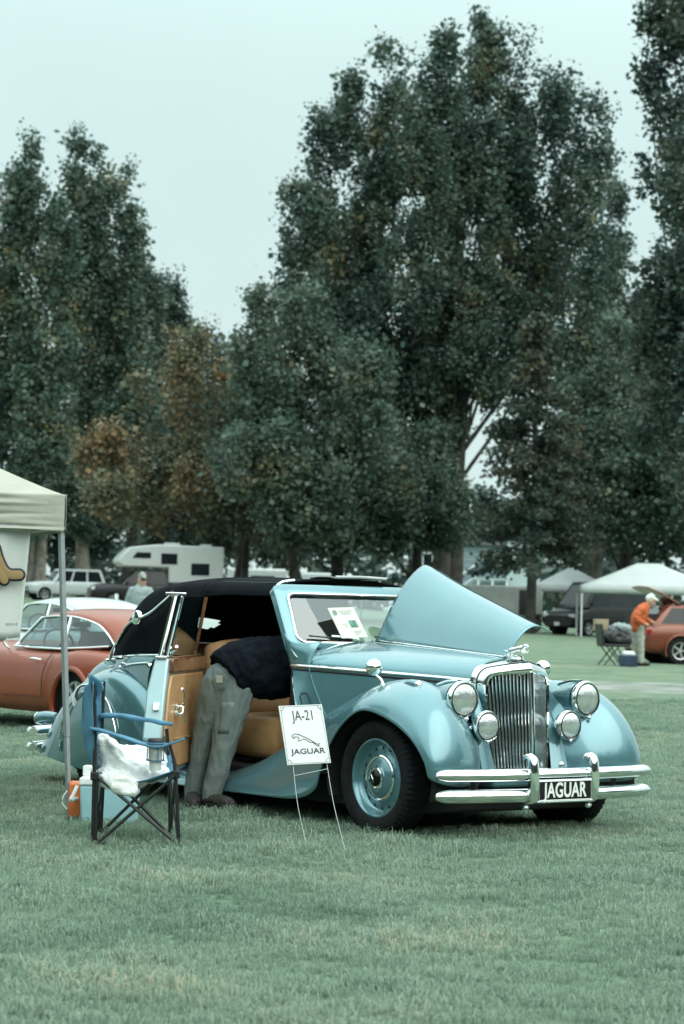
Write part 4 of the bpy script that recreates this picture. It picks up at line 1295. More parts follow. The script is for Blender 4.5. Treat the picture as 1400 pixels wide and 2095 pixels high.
_ok, lp, ln_, _f = tr.closest_point_on_mesh(Vector(W(-1.385, -.955, .845)))
lq = ln_.to_track_quat('Y', 'Z').to_matrix()
MB().box(tuple(lp + ln_*.003), (.045, .006, .045), rot=lq).build('waist_label', mat('leather_patch', (.50,.46,.39), .7, var=.1), man, bevel=.002)
def shoe(hx, hy, dx, dy):
    d = Vector((dx, dy)).normalized()
    P = lambda a, z: W(hx + d.x*a, hy + d.y*a, z)
    s_ = blob('shoe', [[(P(-.035,.075), .044), (P(0,.075), .05), (P(.09,.07), .047), (P(.165,.062), .046), (P(.205,.056), .036)],
                       [(P(0,.10), .048), (P(.0,.13), .046)]], M['shoe'], man, .009, 2, wrinkle=.008, wscale=26)
    so = []
    for a, hw in ((-.085,.02),(-.07,.036),(0,.043),(.08,.045),(.15,.05),(.20,.046),(.235,.025)):
        so.append((a, hw))
    n2 = Vector((-d.y, d.x))
    loop = [(a, hw) for a, hw in so] + [(a, -hw) for a, hw in reversed(so)]
    MB().poly([W(hx + d.x*a + n2.x*h, hy + d.y*a + n2.y*h, .058) for a, h in loop], .03, (0, 0, 1)).build('sole', M['black'], s_, bevel=.006)
shoe(-1.70, -.92, .55, -.35)
shoe(-1.54, -.905, .75, .12)
# seams and patch pocket on the outer leg
def leg_surf(z, a):
    cx, cy, r = np.interp(z, [.30,.48,.66,.80], [-1.465,-1.45,-1.425,-1.41]), np.interp(z, [.30,.48,.66,.80], [-.85,-.845,-.82,-.80]), np.interp(z, [.30,.48,.66,.80], [.084,.092,.112,.124])
    return W(cx + math.cos(a)*(r+.002), cy + math.sin(a)*(r+.002), z)
pocket = []
a0, a1 = R(-78), R(-28)
for z in np.linspace(.50, .70, 7):
    pocket.append([leg_surf(z, a) for a in np.linspace(a0, a1, 7)])
MB().grid(np.array(pocket)).build('patch_pocket', M['trousers'], tr)
pkm = tr.children[-1].modifiers.new('wrap', 'SHRINKWRAP'); pkm.target = tr; pkm.offset = .0015
pkm = tr.children[-1].modifiers.new('solid', 'SOLIDIFY'); pkm.thickness = .003

# ================================================================== camp chair
M['tube_black'] = mat('black_steel_tube', (.012, .013, .014), .35, var=.2, vscale=20)
M['nylon'] = mat('blue_nylon', (.055, .165, .255), .75, var=.25, vscale=9, bump=.3, bscale=50)
M['nylon_lt'] = M['nylon']
M['towel'] = mat('white_towel', (.80, .81, .79), .95, var=.04, vscale=20, bump=.8, bscale=90)
CH = Vector((-1.09, 13.5, .03))
chair = empty('camp_chair', CH, 0, 'blue nylon folding camp chair with black legs, standing on the grass', 'chair')
def cc(x, y, z): return (x - CH.x, y - CH.y, z)
BN, BF = (-1.315, 13.26), (-1.345, 13.74)     # back posts near / far
FN, FF = (-.842, 13.24), (-.93, 13.80)        # front feet near / far
MB().tube([cc(BN[0], BN[1], -.02), cc(-1.318, 13.262, .45), cc(-1.322, 13.27, .62), cc(-1.335, 13.28, .86)], .0115, 8).build('back_post', M['tube_black'], chair)
MB().tube([cc(BF[0]+.01, BF[1], -.02), cc(-1.335, 13.74, .45), cc(-1.33, 13.74, .62), cc(-1.325, 13.73, .86)], .0115, 8).build('back_post', M['tube_black'], chair)
MB().tube([cc(-1.302, 13.255, -.02), cc(-1.30, 13.255, .36)], .010, 8).build('leg', M['tube_black'], chair)
MB().tube([cc(-1.32, 13.73, -.02), cc(-1.31, 13.73, .36)], .010, 8).build('leg', M['tube_black'], chair)
MB().tube([cc(FN[0], FN[1], -.02), cc(-.872, 13.245, .375), cc(-.885, 13.25, .46), cc(-.915, 13.25, .555)], .0105, 8).build('front_leg', M['tube_black'], chair)
MB().tube([cc(FF[0], FF[1], -.02), cc(-.945, 13.78, .40), cc(-.965, 13.76, .60)], .0105, 8).build('front_leg', M['tube_black'], chair)
for a, b in (((-1.295,13.245,.355),(-.845,13.225,0)), ((-.875,13.232,.375),(-1.285,13.25,-.0)), ((-1.30,13.73,.36),(-.935,13.80,0)), ((-.945,13.78,.39),(-1.325,13.75,0)),
             ((-.872,13.25,.375),(-.93,13.79,.0)), ((-.945,13.77,.39),(-.845,13.25,.0)), ((-1.31,13.27,.355),(-1.335,13.735,0)), ((-1.315,13.72,.36),(-1.31,13.27,.0))):
    MB().tube([cc(*a), cc(*b)], .0095, 8).build('cross_leg', M['tube_black'], chair)
for p in ((-1.315,13.255,.36),(-1.325,13.735,.36),(-.872,13.245,.38),(-.945,13.78,.395)):
    MB().box(cc(*p), (.045,.035,.045)).build('leg_hub', M['black'], chair, bevel=.006)
for p in ((BN[0],BN[1],-.01),(FN[0],FN[1],-.01),(FF[0],FF[1],-.01),(BF[0],BF[1],-.01)):
    MB().box(cc(*p), (.05,.04,.03)).build('foot', M['black'], chair, bevel=.006)
def cloth(C, name, parent, m, thick=.006, amp=.006, sc=14, nu=7, nv=7):
    G = catmull(np.array(C, float), nu)
    G = np.swapaxes(catmull(np.swapaxes(G, 0, 1), nv), 0, 1).copy()
    for i in range(G.shape[0]):
        for j in range(G.shape[1]):
            p = Vector(G[i, j]) * sc
            G[i, j] += amp * np.array([noise.noise(p), noise.noise(p + Vector((9, 2, 4))), noise.noise(p + Vector((1, 8, 5)))])
    return MB().grid(G).build(name, m, parent, sharp=80, solid=thick, off=0)
back = cloth([[cc(-1.335,13.25,.875),cc(-1.39,13.38,.85),cc(-1.40,13.5,.84),cc(-1.385,13.62,.85),cc(-1.325,13.75,.875)],
       [cc(-1.335,13.25,.72),cc(-1.40,13.38,.70),cc(-1.415,13.5,.69),cc(-1.395,13.62,.70),cc(-1.325,13.75,.72)],
       [cc(-1.325,13.25,.55),cc(-1.385,13.38,.54),cc(-1.40,13.5,.53),cc(-1.38,13.62,.54),cc(-1.33,13.75,.55)],
       [cc(-1.31,13.27,.40),cc(-1.33,13.38,.38),cc(-1.335,13.5,.37),cc(-1.33,13.62,.38),cc(-1.32,13.73,.40)]], 'backrest', chair, M['nylon'])
cloth([[cc(-1.36,13.24,.90),cc(-1.365,13.27,.915),cc(-1.30,13.28,.88),cc(-1.28,13.26,.84)],[cc(-1.345,13.25,.80),cc(-1.35,13.30,.80),cc(-1.33,13.30,.80),cc(-1.31,13.27,.79)],[cc(-1.34,13.25,.74),cc(-1.345,13.30,.74),cc(-1.33,13.30,.74),cc(-1.32,13.27,.74)]], 'post_pocket', back, M['nylon'])
cloth([[cc(-1.29,13.25,.38),cc(-1.28,13.38,.36),cc(-1.275,13.5,.355),cc(-1.28,13.62,.36),cc(-1.30,13.74,.385)],
       [cc(-1.16,13.25,.33),cc(-1.15,13.38,.31),cc(-1.14,13.5,.305),cc(-1.15,13.62,.31),cc(-1.17,13.75,.335)],
       [cc(-1.02,13.245,.35),cc(-1.01,13.38,.33),cc(-1.0,13.5,.325),cc(-1.01,13.62,.33),cc(-1.05,13.76,.355)],
       [cc(-.875,13.24,.40),cc(-.885,13.38,.375),cc(-.895,13.5,.375),cc(-.91,13.62,.38),cc(-.945,13.78,.41)],
       [cc(-.855,13.24,.385),cc(-.87,13.38,.355),cc(-.885,13.5,.35),cc(-.90,13.62,.36),cc(-.93,13.78,.39)]], 'seat', chair, M['nylon'])
cloth([[cc(-.935,13.73,.40),cc(-.93,13.77,.46),cc(-.955,13.79,.49)],[cc(-.99,13.72,.37),cc(-1.0,13.77,.42),cc(-1.0,13.79,.44)],[cc(-1.06,13.72,.35),cc(-1.06,13.76,.38),cc(-1.06,13.78,.39)]], 'seat_corner', chair, M['nylon'], nu=4, nv=4)
armn = cloth([[cc(-1.345,13.225,.615),cc(-1.345,13.26,.62),cc(-1.34,13.30,.615)],[cc(-1.24,13.19,.595),cc(-1.24,13.25,.60),cc(-1.24,13.31,.595)],[cc(-1.10,13.18,.555),cc(-1.10,13.25,.56),cc(-1.10,13.32,.555)],
       [cc(-.985,13.19,.53),cc(-.985,13.25,.535),cc(-.985,13.32,.53)],[cc(-.89,13.19,.55),cc(-.89,13.25,.555),cc(-.89,13.31,.55)],[cc(-.835,13.22,.575),cc(-.83,13.25,.58),cc(-.835,13.29,.575)]], 'armrest', chair, M['nylon'], thick=.012)
cloth([[cc(-1.34,13.68,.665),cc(-1.34,13.74,.675),cc(-1.34,13.80,.665)],[cc(-1.22,13.68,.665),cc(-1.22,13.74,.67),cc(-1.22,13.80,.66)],[cc(-1.10,13.68,.65),cc(-1.10,13.74,.655),cc(-1.10,13.80,.645)],[cc(-.99,13.69,.635),cc(-.99,13.74,.635),cc(-.99,13.80,.63)],[cc(-.935,13.71,.63),cc(-.93,13.74,.62),cc(-.935,13.78,.625)]], 'armrest', chair, M['nylon'], thick=.02)
for z_ in (.548, .455):
    MB().tube([cc(-.985+.049*math.cos(a), 13.245+.049*math.sin(a), z_) for a in np.linspace(0, 6.283, 22, endpoint=False)], .004, 6, closed=True).build('cup_holder_ring', M['nylon'], chair)
for a in (.4, 1.97, 3.54, 5.11):
    MB().tube([cc(-.985+.049*math.cos(a), 13.245+.049*math.sin(a), .548), cc(-.985+.047*math.cos(a), 13.245+.047*math.sin(a), .455), cc(-.985, 13.245, .436)], .0035, 5).build('cup_holder_strap', M['nylon'], chair)

# ---- cup, towel, rag
cup = empty('coffee_cup', (-.985, 13.245, .43), 0, 'paper coffee cup with dark lid in the armrest holder of the blue chair', 'cup')
MB().lathe([(.001,0),(.030,0),(.031,.006),(.042,.155),(.043,.158)], (0,0,0), (0,0,1), 28).build('cup_body', mat('cup_paper', (.56,.57,.54), .5, col2=(.66,.68,.66), vscale=14), cup, sharp=50)
MB().lathe([(.0355,.045),(.0405,.125),(.0395,.126)], (0,0,0), (0,0,1), 28).build('cup_sleeve', mat('cup_sleeve', (.34,.36,.34), .6, col2=(.60,.62,.58), vscale=16), cup)
MB().lathe([(.0455,.150),(.0465,.158),(.044,.164),(.040,.172),(.036,.173),(.034,.168),(.001,.168)], (0,0,0), (0,0,1), 28).build('cup_lid', M['black'], cup, sharp=45)
rtow = np.random.default_rng(5)
def cr(x, z, y): return (x, y, z)
tw = blob('white_towel', [
  [(cr(-1.285,.56,13.40), .05), (cr(-1.25,.50,13.42), .075), (cr(-1.22,.42,13.42), .085), (cr(-1.15,.40,13.40), .08), (cr(-1.08,.385,13.36), .06)],
  [(cr(-1.24,.46,13.55), .08), (cr(-1.15,.47,13.55), .075), (cr(-1.07,.47,13.55), .07), (cr(-1.0,.46,13.55), .06)],
  [(cr(-1.25,.38,13.32), .06), (cr(-1.18,.365,13.28), .06), (cr(-1.12,.345,13.28), .05)],
  [(cr(-1.15,.42,13.48), .07), (cr(-1.05,.41,13.45), .065), (cr(-.97,.40,13.42), .045)],
  [(cr(-1.20,.44,13.62), .07), (cr(-1.08,.44,13.62), .07), (cr(-1.0,.42,13.6), .05)],
  [(cr(-1.26,.37,13.26), .035), (cr(-1.17,.33,13.24), .035), (cr(-1.10,.315,13.24), .03)]], M['towel'], None, voxel=.009, smooth=3, wrinkle=.022, wscale=11)
tag(tw, 'crumpled white towel lying on the seat of the blue chair', 'towel')
rag = cloth([[(-1.315,13.40,.895),(-1.325,13.5,.885),(-1.32,13.58,.89)],[(-1.37,13.38,.885),(-1.38,13.5,.875),(-1.375,13.58,.88)],[(-1.425,13.37,.875),(-1.44,13.46,.865),(-1.43,13.56,.865)],[(-1.45,13.37,.82),(-1.465,13.46,.81),(-1.455,13.55,.83)],[(-1.44,13.38,.775),(-1.46,13.44,.76),(-1.445,13.52,.80)]], 'white_rag', None, M['towel'], amp=.012)
tag(rag, 'small white rag hung over the top of the camp chair backrest', 'rag')

# ================================================================== cool box and what stands round it
M['cool_blue'] = mat('pale_blue_plastic', (.34, .57, .62), .4, var=.05, vscale=8)
M['cool_white'] = mat('white_plastic', (.74, .78, .77), .4, var=.05, vscale=8)
cool = empty('cool_box', (-1.335, 14.42, .035), R(-4), 'pale blue cool box with white lid on the grass behind the camp chair', 'cool box')
MB().box((0,0,.11), (.31,.22,.225), taper=1.06).build('box_body', M['cool_blue'], cool, bevel=.015)
MB().box((0,0,.245), (.345,.245,.05), taper=.96).build('lid', M['cool_white'], cool, bevel=.012)
MB().tube([(-.175,-.13,.22),(-.20,-.14,.16),(-.215,-.135,.13),(-.215,.0,.13),(-.215,.12,.13),(-.175,.125,.22)], .011, 8, smooth=2).build('carry_handle', M['cool_white'], cool)
ob = empty('orange_crate', (-1.525, 14.62, .035), R(5), 'orange plastic container half hidden behind the pale blue cool box', 'container')
MB().box((0,0,.11), (.16,.18,.22), taper=.95).build('container_body', mat('orange_plastic', (.58,.15,.04), .5, var=.15), ob, bevel=.015)
MB().tube([(-.085,-.06,.17),(-.11,-.06,.13),(-.11,-.06,.09),(-.085,-.06,.06)], .006, 6, smooth=3).build('container_handle', M['cool_white'], ob)
pk = empty('white_carton', (-1.44, 14.44, .3055), R(-6), 'small white printed carton on the lid of the cool box', 'carton')
MB().box((0,0,.03), (.11,.09,.06)).build('carton_body', M['white_paint'], pk, bevel=.003)
text_mesh('carton_print', 'V2', .035, M['black'], pk, frame((.01,-.0462,.03), (1,0,0), (0,0,1)), .0005)

# ================================================================== show sign
M['sign_white'] = mat('white_board', (.62, .65, .64), .5, var=.02)
M['ink'] = mat('black_ink', (.012, .012, .014), .5)
M['wire'] = mat('galvanised_wire', (.40, .44, .44), .45, metal=.5)
tl_ = Vector((-.325, 13.45, .787)); sa = Vector((.238, .10, .012)); sb = Vector((.056, -.105, -.318))
sw_, sh_ = sa.length, sb.length
su, sv = sa.normalized(), sb.normalized()
sv = (sv - su * sv.dot(su)).normalized()
sn = sv.cross(su).normalized()
if sn.y > 0: sn = -sn
sign = empty('show_sign', (tl_ + sa*.5 + sb), 0, 'white JA-21 show sign with leaping cat on a wire stake before the front wheel', 'sign')
SO = sign.location.copy()
def sp(u, v, o=0.0): return tuple(tl_ + su*u + sv*v + sn*o - SO)
board = MB().poly([sp(0,0), sp(sw_,0), sp(sw_,sh_), sp(0,sh_)][::-1], .005, sn).build('board', M['sign_white'], sign)
fx = frame(sp(sw_*.53, sh_*.185, .0015), su, -sv)
text_mesh('sign_code', 'JA-21', .082, M['ink'], board, fx, .0003, sx=.72)
fx = frame(sp(sw_*.52, sh_*.79, .0015), su, -sv)
text_mesh('sign_word', 'JAGUAR', .043, M['ink'], board, fx, .0003, sx=1.28, bold=.0007)
cat_l = [(.22,.50),(.27,.485),(.36,.50),(.46,.535),(.55,.57),(.63,.61),(.70,.65),(.76,.675),(.82,.665)]
cat_u = [(.22,.545),(.245,.565),(.27,.535),(.34,.545),(.35,.59),(.32,.60),(.37,.605),(.45,.575),(.53,.605),(.60,.64),(.66,.645),(.70,.675),(.755,.70),(.80,.69),(.755,.725)]
MB().tube([sp(sw_*u, sh_*v, .002) for u, v in cat_l], .0016, 5, smooth=3).tube([sp(sw_*u, sh_*v, .002) for u, v in cat_u], .0013, 5, smooth=2).tube([sp(sw_*u, sh_*v, .002) for u, v in ((.22,.50),(.20,.52),(.215,.545),(.25,.53))], .0015, 5, smooth=3).build('sign_cat', M['ink'], board)
cr_ = .03
for (u0, v0, du, dv) in ((0,0,1,1),(1,0,-1,1),(0,1,1,-1),(1,1,-1,-1)):
    MB().tube([sp(sw_*u0 + du*cr_*math.cos(a), sh_*v0 + dv*cr_*math.sin(a), .001) for a in np.linspace(.18, 1.4, 7)], .0012, 5).build('corner_mark', M['ink'], board)
MB().tube([sp(.01,.006,.001), sp(sw_-.01,.006,.001), sp(sw_-.006,sh_-.006,.001), sp(.006,sh_-.006,.001)], .0010, 5, closed=True).build('board_border', M['ink'], board)
g1, g2 = Vector((-.135, 13.15, .0)) - SO, Vector((.075, 12.95, .0)) - SO
l1, l2 = Vector(sp(sw_*.14, sh_*.72, -.010)), Vector(sp(sw_*.92, sh_*.72, -.010))
b1, b2 = Vector(sp(sw_*.14, sh_*1.03, -.010)), Vector(sp(sw_*.92, sh_*1.03, -.010))
MB().tube([l1, b1, b1.lerp(g1, .45) + Vector((-.012,0,0)), g1], .0017, 6, smooth=4).build('stake_wire', M['wire'], sign)
MB().tube([l2, b2, b2.lerp(g2, .45) + Vector((-.010,0,0)), g2], .0017, 6, smooth=4).build('stake_wire', M['wire'], sign)
MB().tube([b1.lerp(g1, .10), b2.lerp(g2, .04)], .0016, 6).build('stake_crossbar', M['wire'], sign)

# ================================================================== canopy at the left
M['canopy_beige'] = mat('beige_canopy_cloth', (.375, .375, .315), .85, var=.06, vscale=5, bump=.25, bscale=30)
M['steel_grey'] = mat('grey_steel_leg', (.30, .33, .34), .45, metal=.3, var=.1, vscale=20)
CN = Vector((-1.60, 14.66, .035)); CA = R(17.5)
can = empty('pop_up_canopy', CN, CA, 'beige pop-up canopy with wrinkled valance at the left edge', 'canopy')
SZ, ZE, ZP = 2.9, 1.945, 2.75
lean = .085
# local: x to the left is negative, y to the back
def roofz(x, y):
    u, v = abs((x + SZ/2) / (SZ/2)), abs((y - SZ/2) / (SZ/2))
    k = 1 - max(u, v)
    return ZE + (ZP - ZE) * (k ** 1.12)
rm = MB()
crn = [np.array(c, float) for c in ((-SZ,0),(0,0),(0,SZ),(-SZ,SZ))]
ctr_ = np.array([-SZ/2, SZ/2])
for k in range(4):
    A_, B_ = crn[k], crn[(k+1) % 4]
    rows = []
    for t_ in np.linspace(0, .995, 24):
        rows.append([])
        for s_ in np.linspace(0, 1, 30):
            p = (A_ + (B_ - A_)*s_)*(1-t_) + ctr_*t_
            sag = -.05*math.sin(math.pi*s_)*math.sin(math.pi*min(1, t_*1.2))
            rows[-1].append((p[0]-lean, p[1], ZE + (ZP-ZE)*t_**1.10 + sag + .006*noise.noise(Vector((p[0]*4, p[1]*4, 1)))*math.sin(math.pi*s_)))
    rm.grid(np.array(rows))
rm.build('canopy_roof', M['canopy_beige'], can, sharp=25, weld=True)
def valance(p, q, out):
    rows = []
    n = 120
    for k in range(n + 1):
        t = k / n
        x, y = p[0] + (q[0]-p[0])*t, p[1] + (q[1]-p[1])*t
        col = []
        for m_ in range(25):
            s_ = m_ / 24
            wv = .016*noise.noise(Vector((x*2.2, y*2.2, s_*7 + 1.5*noise.noise(Vector((x*1.3, y*1.3, 8)))))) + .022*noise.noise(Vector((x*1.1+y, s_*11 + .8*x, 3.0))) * (0.3+s_)
            edge_ = min(1, 6*min(t, 1-t)+.25)
            col.append((x - lean + out[0]*(.012+wv*edge_), y + out[1]*(.012+wv*edge_), ZE + .003 - .225*s_ + .006*noise.noise(Vector((x*2, y*2, 5)))*s_))
        rows.append(col)
    return MB().grid(np.array(rows))
for p, q, o in (((-SZ,0),(0,0),(0,-1)), ((0,0),(0,SZ),(1,0)), ((0,SZ),(-SZ,SZ),(0,1)), ((-SZ,SZ),(-SZ,0),(-1,0))):
    valance(p, q, o).build('valance', M['canopy_beige'], can, sharp=70, solid=.002)
for (x, y, lx) in ((0,0,-lean),(-SZ,0,-lean),(0,SZ,-lean),(-SZ,SZ,-lean)):
    top_ = Vector((x + lx*.9 + (-.03 if x == 0 else .03), y + (.03 if y == 0 else -.03), 1.93)); bot = Vector((x, y, -.02))
    mid = bot.lerp(top_, .26)
    leg = MB()
    def sq(a, b, w_):
        leg.tube([a, b], w_, 4)
    MB().tube([mid, top_], .021, 4).build('leg_upper', M['steel_grey'], can, bevel=.002)
    MB().tube([bot, mid + Vector((0,0,.01))], .0175, 4).build('leg_lower', M['steel_grey'], can, bevel=.002)
    MB().box(tuple(top_ + Vector((.008,0,-.19))), (.05,.05,.03)).build('leg_bracket', M['black'], can, bevel=.004)
    MB().box(tuple(bot + Vector((0,0,.012))), (.07,.07,.012)).build('foot_plate', M['steel_grey'], can, bevel=.002)
for p, q in (((-SZ,0),(0,0)), ((0,0),(0,SZ)), ((-SZ,SZ),(0,SZ)), ((-SZ,0),(-SZ,SZ))):
    a, b = Vector((p[0]-lean, p[1], 1.745)), Vector((q[0]-lean, q[1], 1.745))
    MB().tube([a, b], .011, 6).build('truss_bar', M['steel_grey'], can)
# banner hung from the near side of the canopy frame
M['banner'] = mat('white_banner_cloth', (.60, .63, .61), .8, var=.04, vscale=3, bump=.15, bscale=120)
rows = []
for t in np.linspace(0, 1, 50):
    col = []
    for s_ in np.linspace(0, 1, 16):
        x = -.275 - 1.0*t - .045*s_*(1 if t < .5 else .4)
        y = .05 + .018*math.sin(t*26)*(1-.3*s_) + .02*math.sin(t*9+1)*s_
        col.append((x, y, 1.735 - .655*s_ - .012*math.sin(math.pi*min(1, t*6))*s_ ))
    rows.append(col)
ban = MB().grid(np.array(rows)).build('hanging_banner', M['banner'], None, sharp=80, solid=.002)
ban.location = CN; ban.rotation_euler = (0, 0, CA)
tag(ban, 'white cloth banner with a brown printed shape hanging under the beige canopy', 'banner')
M['print_brown'] = mat('print_brown', (.30, .20, .09), .8, var=.08)
bx0 = -.30-.045
def bp_(x, z): return (x, .018, z)
def pill(pts, r, m_, nm, yo):
    q = catmull(np.array([(x, 0, z) for x, z in pts]), 5)
    e = q[-1] - q[-2]
    e = e / np.linalg.norm(e)
    ext = [q[-1] + e * r * math.sin(a) for a in np.linspace(.2, 1.55, 6)]
    rr_ = [r] * len(q) + [r * math.cos(a) for a in np.linspace(.2, 1.55, 6)]
    P_ = np.concatenate([q, np.array(ext)])
    P_[:, 1] = .018 - yo
    MB().tube(P_, rr_, 12, flat=.12, up=(0,1,0)).build(nm, m_, ban)
for r, m_, nm, yo in ((.040, M['ink'], 'print_outline', 0), (.026, M['print_brown'], 'print_fill', .006)):
    pill([(-.50,1.62),(-.475,1.545),(-.44,1.48),(-.40,1.455),(-.345,1.455)], r, m_, nm, yo)
    pill([(-.52,1.60),(-.50,1.51),(-.455,1.45),(-.435,1.42)], r*.9, m_, nm, yo + .003)
text_mesh('banner_small_print', 'SIGN R', .024, M['ink'], ban, frame((-.385, .012, 1.155), (1,0,.03), (0,0,1)), .0004, shear=.2)
MB().tube([(-.40,.05,1.08),(-.398,.05,1.04),(-.402,.05,1.01)], .002, 5).build('banner_cord', M['towel'], ban)

def planted(name, fpx, D, label, leafm, specs, **kw):
    x0 = at(fpx, D)
    rr = random.Random(kw.get('seed', 1))
    pl = [plume(px, t_, b_, w_, D, x0, rr.uniform(-3.0, 1.0)) for (px, t_, b_, w_) in specs]
    return tree(name, x0, D, 0, pl, label, leafm, **kw)
planted('poplar_tree', 66, 160, 'tall poplar with twin spires behind the beige canopy, leftmost', M['leaf_poplar'],
        [(65,285,760,95),(22,330,900,105),(112,420,980,120),(-45,380,1060,150),(40,620,1090,170),(90,700,1110,150)], seed=3, bark=M['bark_pale'], stems=3, trunk_r=.62, bare=.16, density=.66, size=.23, clump=.8)
planted('poplar_tree', 170, 163, 'tall poplar with broad pointed top, second from the left', M['leaf_poplar'],
        [(165,285,720,100),(205,320,860,90),(145,470,1000,130),(235,560,1040,120),(180,640,1090,170),(285,700,1080,110)], seed=5, bark=M['bark_pale'], stems=2, trunk_r=.6, bare=.16, density=.66, size=.23, clump=.8)
planted('poplar_tree', 262, 166, 'slim poplar with a narrow spire at the right of the left group', M['leaf_poplar'],
        [(256,340,640,55),(272,440,820,85),(290,540,960,100),(250,680,1080,130)], seed=7, trunk_r=.45, density=.66, size=.23, clump=.8)
planted('poplar_tree', 352, 170, 'smaller poplar stepping down beside the gap of sky', M['leaf_dark'],
        [(330,575,900,70),(362,635,1000,95),(400,680,1050,90),(438,695,1100,90),(380,800,1130,180),(470,705,1100,80)], seed=9, trunk_r=.45, density=.66, size=.23, clump=.8)
planted('maple_tree', 478, 118, 'maple turning orange behind the roof of the blue car', M['leaf_maple'],
        [(392,690,900,100),(350,760,960,90),(290,770,960,90),(215,880,1000,100),(180,900,960,60),(470,705,980,110),(540,780,1040,100),(430,860,1120,200),(310,940,1120,160),(520,960,1130,170),(235,1000,1100,110)], seed=11, trunk_r=.34, stems=2, size=.165, per=74, clump=.62, bare=.13, density=.85)
planted('ash_tree', 590, 112, 'grey green ash tree left of the great cottonwood', M['leaf_bush'],
        [(530,625,900,105),(498,710,1000,100),(600,610,900,130),(662,690,1000,140),(560,850,1130,200),(680,880,1140,200),(740,740,980,150),(610,950,1150,220)], seed=13, trunk_r=.4, stems=2)
planted('cottonwood_tree', 905, 126, 'great spreading cottonwood, tallest tree, above the raised bonnet', M['leaf_poplar2'],
        [(782,100,480,105),(722,150,560,120),(655,225,420,85),(900,80,420,120),(1000,66,420,150),(1070,66,380,75),(1150,160,560,120),(1205,230,660,100),
         (850,250,680,180),(950,280,760,200),(1050,280,740,200),(622,400,690,100),(590,490,700,75),(685,430,830,160),(765,480,880,200),(880,560,930,190),(985,560,820,180),(1120,480,780,150),(700,640,960,170),(820,700,1010,200),(930,760,900,120)],
        seed=17, trunk_r=.75, stems=2, lean=.8, per=98, clump=.70, size=.18)
planted('cottonwood_tree', 1215, 133, 'cottonwood behind the spruce, right of the great one', M['leaf_poplar2'],
        [(1252,380,880,130),(1310,600,1100,150),(1205,600,900,130),(1170,700,820,90),(1270,800,1100,180)], seed=19, trunk_r=.5)
planted('oak_tree', 1475, 96, 'dark tree leaning in at the upper right edge', M['leaf_dark'],
        [(1405,-90,320,140),(1336,-60,120,60),(1335,130,380,80),(1375,290,600,110),(1392,540,900,150),(1310,560,900,110),(1440,200,900,200),(1420,700,1130,160)], seed=23, trunk_r=.5, density=.85)
planted('ash_tree', 1275, 113, 'low dense ash tree behind the white canopies', M['leaf_bush'],
        [(1185,780,1050,120),(1255,660,1090,160),(1325,740,1120,170),(1395,820,1140,180),(1290,900,1140,220),(1400,960,1150,200)], seed=29, trunk_r=.42)
planted('linden_tree', 700, 120, 'round crowned tree low in the middle of the tree line', M['leaf_bush'],
        [(640,900,1140,170),(760,850,1150,190),(700,980,1160,240),(585,1000,1150,150)], seed=31, trunk_r=.4)
planted('linden_tree', 850, 121, 'shady tree under the great cottonwood', M['leaf_poplar2'],
        [(860,880,1150,160),(820,960,1160,190),(930,1000,1160,130),(780,1000,1160,150)], seed=37, trunk_r=.42)
for i, (px, top_, w_, lab) in enumerate(((120,900,260,'dark tree mass far behind the poplars'), (420,960,260,'dark tree far behind the maple'), (560,900,200,'dark tree far behind the ash'),
                                 (1010,1010,120,'dark low tree in front of the blue grey building'), (1180,900,200,'dark tree far behind the white canopies'), (1360,960,220,'dark tree far behind the parked wagon'))):
    planted('background_tree', px, 176 + 6*(i % 3), lab, M['leaf_dark'],
            [(px-w_*.3, top_+60, 1160, w_*.6), (px+w_*.3, top_+40, 1160, w_*.6), (px, top_, 1165, w_*.7)], seed=41+i, trunk_r=.4, size=.30, per=46, clump=.8, group='background trees')

# spruce: thin whorls of drooping boughs on a bare pole
def spruce(fpx, D, top_px, bot_px, wid, label, seed):
    rg = np.random.default_rng(seed)
    x0 = at(fpx, D)
    z0 = gz(x0, D)
    H, zb = hz(top_px, fpx, D) - z0, hz(bot_px, fpx, D) - z0
    root = empty('spruce_tree', (x0, D, z0), 0, label, 'tree')
    MB().tube([(0,0,-.2),(.05,0,H*.4),(0,0,H)], [.24,.17,.03], 8, smooth=4).build('trunk', M['bark'], root, sharp=60)
    bm_, P = MB(), []
    n = 46
    for i in range(n):
        t_ = i/(n-1)
        z = zb + (H-zb)*t_
        ln = wid*(1-t_)**.75*rg.uniform(.55, 1.1) + .3
        for q in range(3):
            a = rg.uniform(0, 6.283)
            d = np.array([math.cos(a), math.sin(a), 0])
            pts = [np.array([0,0,z]), d*ln*.5 + [0,0,z-.04*ln], d*ln + [0,0,z-.22*ln]]
            bm_.tube(pts, [.035,.022,.008], 4, caps=False)
            for s_ in np.linspace(.25, 1, int(5+ln*4)):
                p = pts[0]*(1-s_) + pts[2]*s_
                m_ = 11
                P.append(p + rg.normal(size=(m_,3))*[.18,.18,.10] + [0,0,-.10])
    bm_.build('boughs', M['bark'], root, sharp=60)
    me = leaves_mesh(np.concatenate(P), .20, rg, drop=.6)
    me.materials.append(M['leaf_spruce'])
    c = bpy.data.objects.new('crown', me); COL.objects.link(c); c.parent = root
spruce(1086, 106, 640, 1130, 3.2, 'thin brownish spruce with a straight bare trunk before the building', 51)

